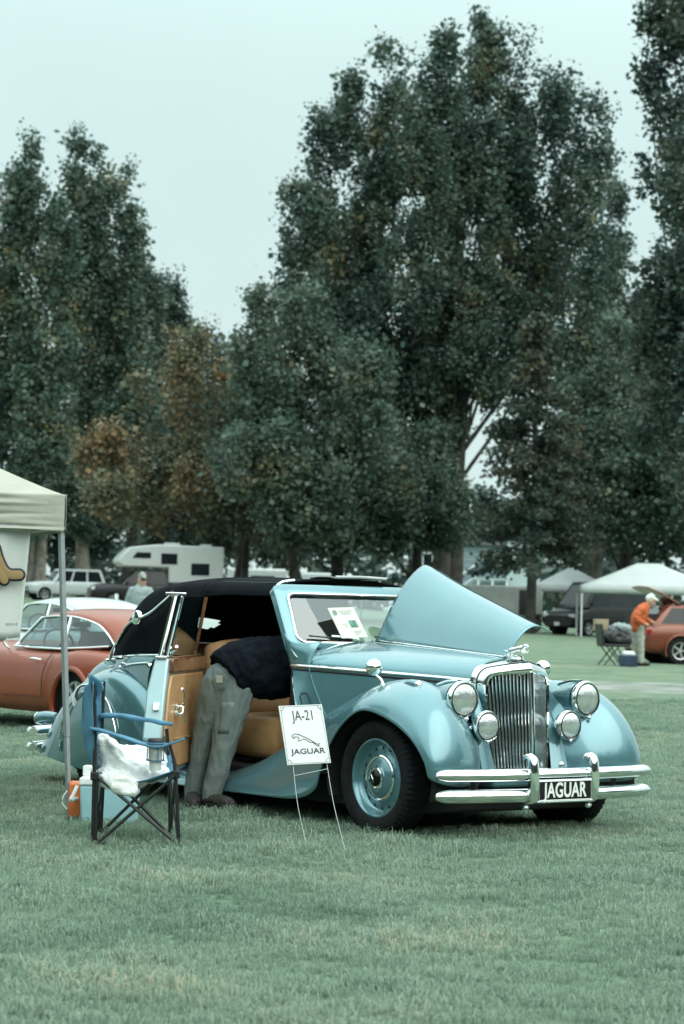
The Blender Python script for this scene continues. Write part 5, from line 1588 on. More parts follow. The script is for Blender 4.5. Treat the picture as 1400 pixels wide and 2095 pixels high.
# unseen woodland added beside and behind the camera to darken reflections in paint and chrome
rg = np.random.default_rng(77)
P, Z = [], []
for k in range(150):
    a = R(-62 - 236*(k + rg.uniform(-.4, .4))/150)
    d = rg.uniform(52, 66)
    cx_, cy_ = d*math.cos(a + R(90)) , d*math.sin(a + R(90))
    cx_, cy_ = d*math.sin(a*-1), d*math.cos(a)
    hgt = rg.uniform(11, 21)
    n_ = 210
    t_ = rg.random(n_)
    rr_ = 3.2*np.sqrt(rg.random(n_))*np.sin(np.pi*(t_*.9+.08))**.6
    an = rg.uniform(0, 6.283, n_)
    P.append(np.stack([cx_ + rr_*np.cos(an), cy_ + rr_*np.sin(an), .8 + t_*hgt], 1))
    Z.append(rg.uniform(.9, 1.9, n_))
me = leaves_mesh(np.concatenate(P), np.concatenate(Z)[:, None], rg, name='woodland')
me.materials.append(M['leaf_dark'])
wd = bpy.data.objects.new('woodland', me)
COL.objects.link(wd)
tag(wd, 'unseen belt of dark woodland added round the camera to darken reflections', 'woodland', kind='stuff')

# distant wood beyond the field, seen under the crowns
P, Z = [], []
for k in range(130):
    cx_, cy_ = rg.uniform(-75, 75), rg.uniform(205, 235)
    hgt = rg.uniform(4.5, 9.5)
    n_ = 150
    t_ = rg.random(n_)
    rr_ = 3.0*np.sqrt(rg.random(n_))*np.sin(np.pi*(t_*.85+.12))**.6
    an = rg.uniform(0, 6.283, n_)
    P.append(np.stack([cx_ + rr_*np.cos(an), cy_ + rr_*np.sin(an), gz(cx_, cy_) + .2 + t_*hgt], 1))
    Z.append(rg.uniform(.5, 1.1, n_))
me = leaves_mesh(np.concatenate(P), np.concatenate(Z)[:, None], rg, name='distant_wood')
me.materials.append(M['leaf_dark'])
wd = bpy.data.objects.new('distant_wood', me)
COL.objects.link(wd)
tag(wd, 'low dark wood far off beneath the tree crowns', 'woodland', kind='stuff')

# ================================================================== parked vehicles
M['orange_paint'] = mat('burnt_orange_paint', (.245, .042, .010), .34, spec=.4, coat=.25, var=.05, vscale=2)
M['brown_paint'] = mat('copper_brown_paint', (.17, .036, .013), .4, metal=.3, coat=.7, var=.05, vscale=2)
M['car_white'] = mat('white_car_paint', (.42, .45, .45), .35, coat=.4, var=.03, vscale=2)
M['car_dark'] = mat('dark_car_paint', (.009, .011, .012), .35, spec=.3, coat=.15, var=.2, vscale=2)
M['tint'] = mat('tinted_glass', (.010, .014, .016), .08, spec=.35, var=.2, vscale=2)
M['headlight'] = mat('headlight_plastic', (.62, .66, .66), .15, metal=.3, coat=.8)
M['red_lamp'] = mat('tail_lamp_red', (.30, .012, .01), .2, coat=.6)
M['alloy'] = mat('alloy_wheel', (.52, .54, .54), .3, metal=.7)

def simple_wheel(parent, x, y, r, sgn, w=.2, spokes=8):
    k = empty('wheel', (x, y, r))
    k.parent = parent
    MB().lathe([(r*.66,-w/2),(r*.95,-w/2),(r,-w*.35),(r,w*.35),(r*.95,w/2),(r*.66,w/2),(r*.62,w*.3)], (0,0,0), (0,sgn,0), 36).build('tyre', M['tyre'], k)
    MB().lathe([(r*.66,w*.42),(r*.64,w*.50),(r*.58,w*.46),(r*.56,w*.2)], (0,0,0), (0,sgn,0), 36).build('rim', M['alloy'], k)
    MB().lathe([(r*.58,w*.12),(.001,w*.14)], (0,0,0), (0,sgn,0), 24).build('brake_disc', M['dark'], k)
    for i in range(spokes):
        a = 6.283*i/spokes
        MB().box((math.cos(a)*r*.33, sgn*w*.36, math.sin(a)*r*.33), (r*.56, .03, r*.13), rot=(0, -a, 0)).build('spoke', M['alloy'], k)
    MB().lathe([(r*.14,w*.36),(r*.12,w*.48),(.001,w*.5)], (0,0,0), (0,sgn,0), 16).build('hub', M['alloy'], k)
    return k

def loft_body(parent, st, paint, arches, name='body', deck=True):
    """st: (x, half width, z bottom, z shoulder, z top); arches: (x, z, r)"""
    rows = []
    for (x, hw, zb, zs, zt) in st:
        half = [(x,0,zt),(x,.5*hw,zt-.01),(x,.84*hw,zs+(zt-zs)*.45),(x,.96*hw,zs-.06),(x,hw,zs*.55+zb*.45),(x,.97*hw,zb+.10),(x,.84*hw,zb)]
        rows.append([(a,-b,c) for a,b,c in reversed(half)] + half[1:])
    G = catmull(np.array(rows), 10)
    G = np.swapaxes(catmull(np.swapaxes(G, 0, 1), 5), 0, 1)
    a_, b_ = G.shape[:2]
    fs = []
    for i in range(a_-1):
        for j in range(b_-1):
            c = (G[i,j]+G[i+1,j]+G[i+1,j+1]+G[i,j+1])/4
            if any((c[0]-ax)**2+(c[2]-az)**2 < ar*ar and abs(c[1]) > .45 for ax, az, ar in arches):
                continue
            fs.append((i*b_+j,(i+1)*b_+j,(i+1)*b_+j+1,i*b_+j+1))
    o0, o1 = 0, (a_-1)*b_
    fs.append(tuple(range(b_))[::-1]); fs.append(tuple(range(o1, o1+b_)))
    o = MB().add(G.reshape(-1,3), fs).build(name, paint, parent, sharp=45)
    return o
def arch_ring(parent, ax, az, ar, y, sgn, paint, z0=.18):
    a0 = math.asin(max(-1, min(1, (z0-az)/ar)))
    pts = [(ax+ar*math.cos(a), sgn*y, az+ar*math.sin(a)) for a in np.linspace(a0, math.pi-a0, 26)]
    MB().tube(pts, .028, 8, up=(0,1,0)).build('arch_lip', paint, parent)
    ins = [[(ax+(ar-.005)*math.cos(a), sgn*y, az+(ar-.005)*math.sin(a)), (ax+(ar-.005)*math.cos(a), sgn*(y-.34), az+(ar-.005)*math.sin(a))] for a in np.linspace(a0, math.pi-a0, 20)]
    MB().grid(np.array(ins)).build('arch_liner', M['dark'], parent)
    MB().poly([(ax+ar*math.cos(a), sgn*(y-.33), az+ar*math.sin(a)) for a in np.linspace(0, 6.283, 20, endpoint=False)], .01, (0,1,0)).build('arch_back', M['dark'], parent)

# ---- orange sports coupe
ER = math.atan2(.79, -.61)
est = [(-.98,.42,.36,.58,.64),(-.85,.60,.30,.68,.76),(-.5,.75,.25,.755,.83),(0,.83,.22,.80,.845),(.45,.825,.20,.765,.815),(.9,.815,.19,.76,.815),(1.4,.815,.19,.77,.845),(2.0,.82,.2,.77,.88),(2.6,.78,.22,.71,.81),(3.1,.66,.28,.60,.69),(3.45,.34,.38,.49,.54)]
M['coupe_glass'] = glass_mat('coupe_glass', (.5, .62, .62))
def coupe(x, y, label, paint, scale=1.0):
    et = empty('sports_coupe', (x, y, gz(x, y)), ER, label, 'car', None, scale)
    loft_body(et, est, paint, [(0,.30,.335),(2.44,.30,.35)])
    for sgn in (1, -1):
        arch_ring(et, 0, .30, .345, .815, sgn, paint); arch_ring(et, 2.44, .30, .36, .78, sgn, paint)
        simple_wheel(et, 0, sgn*.68, .32, sgn, .17); simple_wheel(et, 2.44, sgn*.66, .32, sgn, .17)
    rf = []
    for (x, hw, ze, zc) in ((1.10,.50,1.125,1.175),(.95,.515,1.14,1.20),(.7,.53,1.15,1.228),(.35,.535,1.14,1.225),(0,.525,1.08,1.175),(-.20,.53,.985,1.11),(-.36,.55,.88,1.03),(-.6,.56,.80,.90),(-.82,.5,.74,.78)):
        half = [(x,hw,ze),(x,hw*.93,ze+(zc-ze)*.4),(x,hw*.7,zc-.018),(x,hw*.35,zc-.003),(x,0,zc)]
        rf.append([(a,-b,c) for a,b,c in half] + [h for h in reversed(half)][1:])
    roof = MB().surf(np.array(rf), 6, 5).build('roof', paint, et, sharp=60)
    E_edge = [(1.10,.505,1.122),(.95,.52,1.137),(.7,.535,1.147),(.35,.54,1.137),(0,.53,1.077),(-.20,.535,.982),(-.36,.555,.877)]
    for sgn in (1, -1):
        MB().tube([(x,sgn*y,z) for x,y,z in E_edge], .010, 8, smooth=4).build('drip_rail', M['chrome'], roof)
        MB().tube([(1.10,sgn*.505,1.122),(1.22,sgn*.58,.98),(1.34,sgn*.655,.835)], .016, 8, smooth=3).build('windscreen_pillar', M['chrome'], et)
        MB().tube([(.48,sgn*.535,1.145),(.45,sgn*.60,.98),(.42,sgn*.665,.825)], .019, 8, smooth=3).build('door_pillar', M['chrome'], et)
        MB().tube([(.53,sgn*.535,1.145),(.50,sgn*.60,.98),(.47,sgn*.665,.825)], .011, 8, smooth=3).build('door_pillar_trim', M['rubber_seal'], et)
        MB().tube([(1.34,sgn*.675,.832),(.9,sgn*.685,.826),(.45,sgn*.68,.826)], .012, 8).build('waist_chrome', M['chrome'], et)
        MB().tube([(.45,sgn*.68,.828),(.0,sgn*.64,.85),(-.3,sgn*.58,.87)], .012, 8, smooth=3).build('quarter_trim', M['chrome'], et)
        MB().add([(1.34,sgn*.66,.83),(.45,sgn*.665,.83),(.50,sgn*.537,1.145),(.95,sgn*.517,1.137),(1.10,sgn*.50,1.12)], [(0,1,2,3,4)]).build('door_glass', M['coupe_glass'], et)
        MB().add([(.42,sgn*.662,.83),(-.02,sgn*.62,.845),(-.33,sgn*.57,.875),(-.18,sgn*.533,.985),(.02,sgn*.53,1.075),(.30,sgn*.535,1.13),(.48,sgn*.535,1.145)], [(0,1,2,3,4,5,6)]).build('quarter_glass', M['coupe_glass'], et)
        MB().tube([(.60,sgn*.80,.715),(.66,sgn*.845,.725),(.74,sgn*.845,.722),(.78,sgn*.80,.715)], .010, 8, smooth=3).build('door_handle', M['chrome'], et)
        dl_ = [(.47,sgn*.75,.78),(.45,sgn*.825,.70),(.50,sgn*.845,.55),(.52,sgn*.835,.38),(.56,sgn*.832,.355),(1.3,sgn*.822,.345)]
        MB().tube(dl_, .0045, 5, smooth=4).build('door_gap', M['rubber_seal'], et)
        MB().tube([(1.36,sgn*.72,.80),(1.36,sgn*.78,.85),(1.36,sgn*.80,.90)], .012, 8, smooth=3).build('mirror_stem', M['chrome'], et)
        MB().lathe([(.001,-.03),(.045,-.02),(.06,0),(.05,.012),(.001,.015)], (1.35,sgn*.82,.93), (-1,0,0), 20).build('mirror_head', M['chrome'], et)
    MB().add([(1.10,-.5,1.122),(1.10,.5,1.122),(1.37,.655,.835),(1.48,.3,.85),(1.50,0,.855),(1.48,-.3,.85),(1.37,-.655,.835)], [(0,1,2,3,4,5,6)]).build('windscreen', M['coupe_glass'], et)
    MB().tube([(1.10,-.505,1.122),(1.12,0,1.165),(1.10,.505,1.122)], .014, 8, smooth=4).build('windscreen_header', M['chrome'], et)
    MB().box((.55,0,.842), (1.5,1.22,.012)).build('cockpit_floor', M['black'], et)
    MB().tube([(1.05 + .05*math.sin(a), .33 + .17*math.cos(a), .86 + .15*math.sin(a)) for a in np.linspace(0, 6.283, 26, endpoint=False)], .013, 8, closed=True).build('steering_wheel', M['black'], et)
    for y in (-.3, .3):
        MB().box((.30,y,.90), (.16,.44,.20), rot=(0,R(-14),0)).build('seat_back', mat('brown_seat',(.10,.075,.055),.7,var=.2), et, bevel=.05)
    MB().box((1.15,0,1.06), (.04,.20,.06)).build('interior_mirror', M['black'], et, bevel=.015)
    MB().tube([(1.2,0,.85),(1.1,.03,.95),(1.05,.03,.97)], .012, 6).box((1.04,.03,.975), (.03,.09,.05)).build('phone_mount', M['black'], et)
    MB().tube([(-1.0,-.6,.42),(-1.06,0,.42),(-1.0,.6,.42)], .03, 8, smooth=4).build('rear_bumper', M['chrome'], et)


    return et
coupe(-1.93, 23.9, 'burnt orange low sports coupe parked behind the beige canopy', M['orange_paint'])
coupe(-3.05, 32.0, 'white sports coupe parked behind the orange one', M['car_white'], 1.08)

# ---- generic saloon, estate and utility bodies
def vehicle(name, loc, rz, label, paint, st, cabin, glasshw, wheels, r, lamps=True, tintside=None, group=None, cat='car', plate=False):
    """cabin: (x_front_base, x_front_top, x_rear_top, x_rear_base, z_belt, z_roof, hw_belt, hw_roof)"""
    v = empty(name, loc, rz, label, cat, group)
    loft_body(v, st, paint, [(wx_, r, r*1.14) for wx_ in wheels])
    hwm = max(s[1] for s in st)
    for wx_ in wheels:
        for sgn in (1, -1):
            arch_ring(v, wx_, r, r*1.16, hwm*.975, sgn, paint)
            simple_wheel(v, wx_, sgn*(hwm-.13), r, sgn, .22, 5)
    xf, xft, xrt, xr, zb, zr, hb, hr = cabin
    # roof and pillars as a shell, panes set proud of it
    def ring(z, t_):
        a = xf + (xft-xf)*t_; b = xr + (xrt-xr)*t_; h = hb + (hr-hb)*t_
        return [(a-.06,h,z),(a,h*.82,z),(a,-h*.82,z),(a-.06,-h,z),(b+.06,-h,z),(b,-h*.82,z),(b,h*.82,z),(b+.06,h,z)]
    rings = [ring(zb-.05, -.05), ring(zb, 0), ring(zb+(zr-zb)*.55, .55), ring(zr-.06, .95), ring(zr-.015, 1.0)]
    in_ = [(x*.93+(xft+xrt)/2*.07, y*.86, zr+.012) for x, y, z in ring(zr, 1.0)]
    rings.append(in_)
    m = MB().grid(np.array(rings), closed_v=True)
    m.f.append(tuple(len(m.v)-8+i for i in range(8)))
    sh_ = m.build('cabin_shell', paint, v, sharp=30)
    def pane(nm, a, b, c, d):
        MB().add([a,b,c,d], [(0,1,2,3)]).build(nm, M['tint'], sh_)
    L_ = lambda t_: (xf+(xft-xf)*t_, xr+(xrt-xr)*t_, hb+(hr-hb)*t_, zb+(zr-zb)*t_)
    f0, r0, h0, z0_ = L_(.06); f1, r1, h1, z1 = L_(.86)
    pane('windscreen', (f0+.012,-h0*.84,z0_),(f0+.012,h0*.84,z0_),(f1+.012,h1*.82,z1),(f1+.012,-h1*.82,z1))
    pane('rear_screen', (r0-.012,h0*.80,z0_),(r0-.012,-h0*.80,z0_),(r1-.012,-h1*.78,z1),(r1-.012,h1*.78,z1))
    for sgn in (1, -1):
        n_ = len(glasshw)
        for (u0, u1) in glasshw:
            X = lambda u, t_: (f0-.14 + (r0+.12-(f0-.14))*u) if t_ == 0 else (f1-.10 + (r1+.10-(f1-.10))*u)
            pane('side_window', (X(u0,0),sgn*(h0+.010),z0_),(X(u1,0),sgn*(h0+.010),z0_),(X(u1,1),sgn*(h1+.010),z1),(X(u0,1),sgn*(h1+.010),z1))
        xfm, xrm = st[-1][0], st[0][0]
        zl = st[-2][3]
        if lamps:
            MB().box((xfm-.10,sgn*st[-2][1]*.80,zl-.10), (.16,.30,.15)).build('headlight', M['headlight'], v, bevel=.03)
            MB().box((xrm+.08,sgn*st[1][1]*.86,st[1][3]-.12), (.14,.22,.16)).build('tail_light', M['red_lamp'], v, bevel=.03)
        MB().box((f0-.18,sgn*(h0+.10),z0_+.06), (.10,.16,.13)).build('door_mirror', paint, v, bevel=.03)
    MB().box((xfm-.02,0,st[-1][2]+.08), (.10,st[-1][1]*1.7,.16)).build('front_bumper', M['black'], v, bevel=.03)
    MB().box((xfm-.03,0,(st[-1][2]+st[-1][3])/2+.06), (.08,st[-1][1]*1.2,.14)).build('grille', M['black'], v, bevel=.02)
    if plate:
        MB().box((xfm+.035,0,st[-1][2]+.12), (.012,.31,.16)).build('number_plate', M['white_paint'], v, bevel=.004)
    return v
def gl_(px, D):
    x = at(px, D)
    return (x, D, gz(x, D))
# white sport utility far left
suv = [(-2.45,.80,.45,1.05,1.12),(-2.3,.94,.38,1.12,1.2),(-1,.98,.34,1.13,1.2),(.6,.98,.34,1.12,1.19),(1.6,.96,.36,1.08,1.16),(2.2,.90,.40,1.0,1.08),(2.42,.80,.45,.90,.95)]
vehicle('sport_utility_car', gl_(132,148), R(205), 'white sport utility car parked under the poplars', M['car_white'], suv, (1.05,.45,-2.1,-2.4,1.12,1.92,.88,.72), [(.02,.30),(.34,.63),(.67,.96)], (-1.5,1.55), .39)
# dark pickup with a white camper on its bed
pk_loc = gl_(305, 112)
pst = [(-2.9,.92,.55,1.12,1.15),(-2.7,.99,.5,1.2,1.24),(-1,1.0,.48,1.22,1.25),(.6,1.0,.48,1.22,1.27),(1.7,1.0,.5,1.2,1.3),(2.5,.97,.55,1.12,1.22),(2.78,.88,.6,.98,1.04)]
vehicle('pickup_truck', pk_loc, R(192), 'dark pickup truck carrying the white camper', M['car_dark'], pst, (1.35,.75,-.7,-.95,1.24,1.93,.92,.74), [(.02,.48),(.52,.95)], (-1.7,1.75), .43, cat='truck')
cm = empty('truck_camper', (pk_loc[0], pk_loc[1], pk_loc[2]), R(192), 'white camper body with overcab nose on the dark pickup', 'camper')
prof = [(-3.3,1.35),(-.75,1.35),(-.75,2.06),(1.35,2.06),(1.62,2.25),(1.55,2.45),(1.05,2.95),(-.2,3.10),(-3.3,3.06)]
MB().add([(x,1.12,z) for x,z in prof]+[(x,-1.12,z) for x,z in prof], [tuple(range(9)), tuple(range(17,8,-1))]+[((i+1)%9,i,9+i,9+(i+1)%9) for i in range(9)]).build('camper_shell', M['car_white'], cm, bevel=.06)
for sgn in (1,-1):
    MB().poly([(.95,sgn*1.135,2.45),(.1,sgn*1.135,2.45),(.1,sgn*1.135,2.72),(.75,sgn*1.135,2.72)], .02, (0,sgn,0)).build('window', M['tint'], cm)
    MB().box((-.75,sgn*1.13,2.45), (.75,.03,.5)).build('window', M['tint'], cm, bevel=.02)
    MB().box((-2.2,sgn*1.13,2.0), (.85,.03,.55)).build('window', M['tint'], cm, bevel=.02)
MB().box((-1.0,0,3.13), (.7,.7,.16)).build('roof_vent', M['car_white'], cm, bevel=.03)
MB().box((-2.6,0,3.11), (.5,.5,.14)).build('roof_vent', M['car_white'], cm, bevel=.03)
# dark van behind the canopies
vst = [(-2.9,.95,.40,1.3,1.36),(-2.7,1.0,.36,1.35,1.42),(-1,1.02,.34,1.36,1.42),(1.2,1.02,.34,1.33,1.40),(2.1,1.0,.36,1.18,1.28),(2.7,.96,.38,1.0,1.10),(2.95,.84,.42,.86,.90)]
vn = vehicle('cargo_van', gl_(1232, 110), R(222), 'black cargo van parked behind the white canopies', M['car_dark'], vst, (2.05,1.15,-2.75,-2.88,1.34,2.45,.97,.80), [(.02,.28)], (-1.85,1.95), .37, cat='van', plate=True)
# copper estate car with open tailgate
wst = [(-2.25,.74,.34,.80,.86),(-2.1,.84,.27,.90,.96),(-1.2,.90,.22,.93,1.0),(0,.91,.20,.92,.98),(1.0,.90,.2,.90,.97),(1.7,.87,.22,.82,.90),(2.15,.78,.26,.70,.77),(2.3,.6,.32,.6,.64)]
wl = (at(1390,58.5)+1.15, 59.4, gz(8, 59))
wg = vehicle('estate_car', wl, R(14), 'copper brown estate car with raised tailgate at the right edge', M['brown_paint'], wst, (1.05,.35,-1.65,-2.12,.95,1.42,.79,.60), [(.02,.33),(.37,.68),(.72,.96)], (-1.4,1.38), .325)
tgp = lambda t_, s_, o_=0.0: (-1.28 - .84*t_ + o_*.5, .57*s_*(1-.08*t_), 1.45 + .52*t_ - .12*t_*t_ + .03*(1-s_*s_) + o_)
MB().surf(np.array([[tgp(t_, s_) for s_ in (-1,-.6,0,.6,1)] for t_ in (0,.3,.6,.85,1)]), 4, 4).build('tailgate', M['brown_paint'], wg, sharp=60, solid=.04)
MB().surf(np.array([[tgp(t_, s_*.82, .008) for s_ in (-1,0,1)] for t_ in (.08,.35,.60)]), 4, 4).build('tailgate_glass', M['tint'], wg, solid=.012)
MB().box((-2.0,0,.95), (.5,1.3,.5)).build('boot_interior', M['dark'], wg)
MB().tube([(-2.27,-.8,.62),(-2.3,0,.62),(-2.27,.8,.62)], .02, 6).build('bumper_trim', M['chrome'], wg)

# ---- grey box trailer
tr_ = gl_(1068, 112)
tb = empty('box_trailer', tr_, R(20), 'grey box trailer beside the black van', 'trailer')
MB().box((-1.2,0,1.25), (3.6,1.9,1.7)).build('trailer_box', mat('grey_aluminium', (.30,.33,.32), .5, var=.1, vscale=2), tb, bevel=.06)
MB().box((.61,-.2,1.35), (.03,.8,1.2)).build('trailer_door', M['black'], tb, bevel=.02)
MB().box((-.2,-.96,1.35), (.75,.03,1.15)).build('trailer_door', M['black'], tb, bevel=.02)
for sgn in (1,-1):
    simple_wheel(tb, .15, sgn*1.05, .36, sgn, .2, 6)
    MB().box((.15,sgn*1.05,.80), (.9,.25,.05)).build('mudguard', M['black'], tb, bevel=.02)

# ================================================================== white canopies
M['canopy_white'] = mat('white_canopy_cloth', (.48,.52,.505), .8, var=.04, vscale=1.5, bump=.2, bscale=6)
def canopy(px, D, w_, d_, ze, zp, rx, label, rz=0.0):
    x, y, z = gl_(px, D)
    c = empty('white_canopy', (x, y, z), rz, label, 'canopy', 'white canopies')
    pk0, pk1 = (w_*rx, d_*.5), (w_*(1-rx), d_*.5)
    def rz_(u, v):
        X, Y = u*w_, v*d_
        k = min(X/(w_*rx), (w_-X)/(w_*rx), Y/(d_*.5), (d_-Y)/(d_*.5), 1)
        return ze + (zp-ze)*max(0,k)**1.08
    MB().grid(np.array([[(u*w_, v*d_, rz_(u,v)) for v in np.linspace(0,1,25)] for u in np.linspace(0,1,37)])).build('canopy_roof', M['canopy_white'], c, sharp=22, solid=.01)
    for (p, q) in (((0,0),(w_,0)),((w_,0),(w_,d_)),((w_,d_),(0,d_)),((0,d_),(0,0))):
        rows = []
        for t_ in np.linspace(0,1,30):
            X, Y = p[0]+(q[0]-p[0])*t_, p[1]+(q[1]-p[1])*t_
            o_ = .02*noise.noise(Vector((X,Y,2)))
            rows.append([(X+o_,Y+o_-.01,ze),(X+o_*2,Y+o_*2-.01,ze-.16),(X+o_*3,Y+o_*3-.01,ze-.32)])
        MB().grid(np.array(rows)).build('valance', M['canopy_white'], c, sharp=60, solid=.008)
    for X, Y in ((.03,.03),(w_-.03,.03),(.03,d_-.03),(w_-.03,d_-.03)):
        MB().tube([(X,Y,-.05),(X,Y,ze-.02)], .035, 4).build('leg', M['white_paint'], c)
    return c
canopy(1189, 104, 6.0, 3.2, 2.22, 3.25, .42, 'larger white canopy with peaked roof in front of the black van', R(-2))
canopy(1107, 113, 3.3, 3.3, 2.22, 3.15, .5, 'smaller white canopy left of the larger one beside the trailer', R(4))

# ================================================================== building beyond the trees
M['siding'] = mat('blue_grey_siding', (.20,.27,.29), .7, var=.08, vscale=.6)
M['siding_lt'] = mat('pale_siding', (.42,.52,.53), .7, var=.06, vscale=.6)
M['roof_grey'] = mat('grey_roof', (.12,.13,.14), .8, var=.2)
bx, by, bz = gl_(960, 172)
bd = empty('two_storey_building', (bx, by, bz), R(-6), 'blue grey two storey building with outside stair behind the trees', 'building')
MB().box((-.6,4,2.6), (6.6,8,5.4)).build('main_wall', M['siding'], bd)
MB().box((3.6,3.6,2.75), (1.9,8.2,5.7)).build('side_wall', M['siding_lt'], bd)
MB().box((.5,4,5.45), (9.2,8.8,.25)).build('roof', M['roof_grey'], bd)
for i in range(13):     # lapped boards
    MB().box((-.6,-.02,.25+i*.4), (6.6,.06,.035)).build('siding_board', M['siding_lt'], bd)
for (x, z) in ((1.35,4.2),(-1.2,4.2),(-3.0,4.2)):
    w0 = MB().box((x,-.05,z), (.75,.1,1.0)).build('window', M['white_paint'], bd)
    MB().box((x,-.11,z), (.6,.04,.84)).build('pane', M['tint'], w0)
for i in range(14):
    MB().box((-3.0+i*.26,-.9,.2+i*.2), (.30,1.0,.06)).build('stair_tread', M['siding_lt'], bd)
MB().tube([(-3.1,-1.4,.3),(.6,-1.4,3.1)], .12, 4).build('stair_stringer', M['siding_lt'], bd)
MB().tube([(-3.1,-1.4,1.2),(.6,-1.4,4.0)], .05, 4).build('stair_rail', M['white_paint'], bd)
MB().box((1.6,-.9,2.9), (2.4,1.2,.12)).build('landing', M['siding_lt'], bd)
for x in (.7,1.7,2.7):
    MB().box((x,-1.4,1.45), (.14,.14,2.9)).build('post', M['white_paint'], bd)
MB().tube([(.6,-1.4,4.0),(2.8,-1.4,4.0)], .05, 4).build('landing_rail', M['white_paint'], bd)
MB().box((1.3,-.04,1.2), (2.4,.06,2.2)).build('ground_floor_door', M['dark'], bd)

# white trailers glimpsed between the trunks
for i, (px, w_, lab) in enumerate(((545, 5.2, 'white caravan glimpsed between the trunks behind the soft top'), (665, 3.4, 'short white caravan glimpsed between trunks above the windscreen'))):
    x, y, z = gl_(px, 158)
    c = empty('caravan', (x, y, z), R(4), lab, 'caravan')
    MB().box((0,0,1.45), (w_,2.2,2.0)).build('caravan_body', M['car_white'], c, bevel=.15)
    MB().box((-.3,-1.12,1.7), (w_*.3,.04,.55)).build('window', M['tint'], c)
    MB().box((w_*.3,-1.12,1.3), (.65,.04,1.6)).build('door', M['white_paint'], c)
    simple_wheel(c, .3, -1.0, .34, -1, .2, 5)
x, y, z = gl_(790, 128)
bt = empty('blue_tarpaulin_shelter', (x, y, z), 0, 'bright blue tarpaulin shelter behind the raised bonnet', 'shelter')
MB().grid(np.array([[(u, v, 2.0 + .5*(1-abs(u)/1.4) + .05*noise.noise(Vector((u*2,v*2,0)))) for v in (-1.2,-.4,.4,1.2)] for u in np.linspace(-1.4,1.4,13)])).build('tarpaulin', mat('blue_tarpaulin', (.03,.16,.30), .6, var=.15), bt, solid=.02)
for sx_, sy_ in ((-1.3,-1.1),(1.3,-1.1),(-1.3,1.1),(1.3,1.1)):
    MB().tube([(sx_,sy_,-.05),(sx_,sy_,2.02)], .03, 6).build('leg', M['steel_grey'], bt)
x, y, z = gl_(239, 92)
ps = empty('marker_post', (x, y, z), 0, 'wooden marker post with white plate in front of the dark pickup', 'post')
MB().box((0,0,.45), (.09,.06,.95)).build('stake', mat('raw_wood', (.36,.28,.18), .8, var=.15), ps, bevel=.01)
MB().box((0,-.04,.78), (.13,.03,.34)).build('plate', M['white_paint'], ps, bevel=.005)

# ================================================================== people further off
M['orange_cloth'] = mat('orange_jacket', (.52,.115,.035), .8, var=.15, vscale=12, bump=.3, bscale=40)
M['khaki'] = mat('khaki_trousers', (.36,.37,.32), .85, var=.12, vscale=12, bump=.3, bscale=40)
M['grey_hood'] = mat('grey_hoodie', (.26,.31,.31), .9, var=.12, vscale=12, bump=.3, bscale=40)
M['cap_white'] = mat('white_cap', (.66,.69,.68), .8, var=.05)
M['cap_camo'] = mat('patterned_cap', (.40,.42,.38), .8, col2=(.12,.15,.13), vscale=30)
px_, py_, pz_ = gl_(1307, 56)
om = empty('person', (px_, py_, pz_), 0, 'man in orange jacket and white cap stooping behind the estate car', 'person')
tr2 = blob('trousers', [[((-.07,.08,.08),.07),((-.07,.07,.45),.082),((-.08,.05,.85),.11)], [((.07,-.06,.08),.072),((.06,-.05,.45),.085),((.02,-.02,.85),.115)], [((-.08,.05,.86),.125),((.02,-.02,.90),.13)]], M['khaki'], om, .025, 3, wrinkle=.012, wscale=10)
blob('jacket', [[((-.04,0,.88),.14),((-.01,0,1.08),.165),((.09,0,1.27),.165),((.15,0,1.35),.12)], [((.07,-.17,1.31),.085),((-.08,-.24,1.12),.075),((.10,-.25,.98),.06)], [((.14,.17,1.31),.085),((.18,.22,1.10),.07),((.30,.2,1.02),.06)]], M['orange_cloth'], om, .022, 3, wrinkle=.02, wscale=9)
hd2 = blob('head', [[((0.185,0,1.345),.06),((0.255,0,1.455),.09),((0.285,0,1.525),.095)], [((0.325,0,1.445),.055),((0.375,0,1.435),.03)], [((0.255,-.09,1.485),.025),((0.255,-.10,1.475),.02)]], M['skin'], om, .018, 2)
blob('beard', [[((0.325,0,1.425),.055),((0.305,0,1.365),.05)]], M['hair'], om, .018, 2)
blob('cap', [[((0.240,0,1.560),.088),((0.285,0,1.590),.092)], [((0.335,0,1.555),.055),((0.425,0,1.525),.035)]], M['cap_white'], om, .018, 2)
for p in (((.10,-.25,.98),(.17,-.25,.95)), ((.30,.2,1.02),(.37,.19,1.0))):
    blob('hand', [[(p[0],.04),(p[1],.042)]] + [[((p[1][0]+.02,p[1][1]+k*.02-.03,p[1][2]),.012),((p[1][0]+.07,p[1][1]+k*.022-.03,p[1][2]-.025),.01)] for k in range(4)], M['skin'], om, .009, 1)
for (sx_, sy_) in ((-.07,.08),(.07,-.06)):
    blob('shoe', [[((sx_-.05,sy_,.05),.05),((sx_+.08,sy_,.05),.055),((sx_+.18,sy_,.045),.045)]], M['black'], om, .02, 2)
px_, py_, pz_ = gl_(288, 50)
gm_ = empty('person', (px_, py_, pz_), 0, 'man in grey hooded top, patterned cap and sunglasses behind the soft top', 'person')
blob('trousers', [[((-.10,0,.06),.075),((-.10,0,.45),.085),((-.08,0,.88),.12)], [((.10,0,.06),.075),((.10,0,.45),.085),((.08,0,.88),.12)], [((-.06,0,.9),.13),((.06,0,.9),.13)]], M['trousers'], gm_, .025, 3)
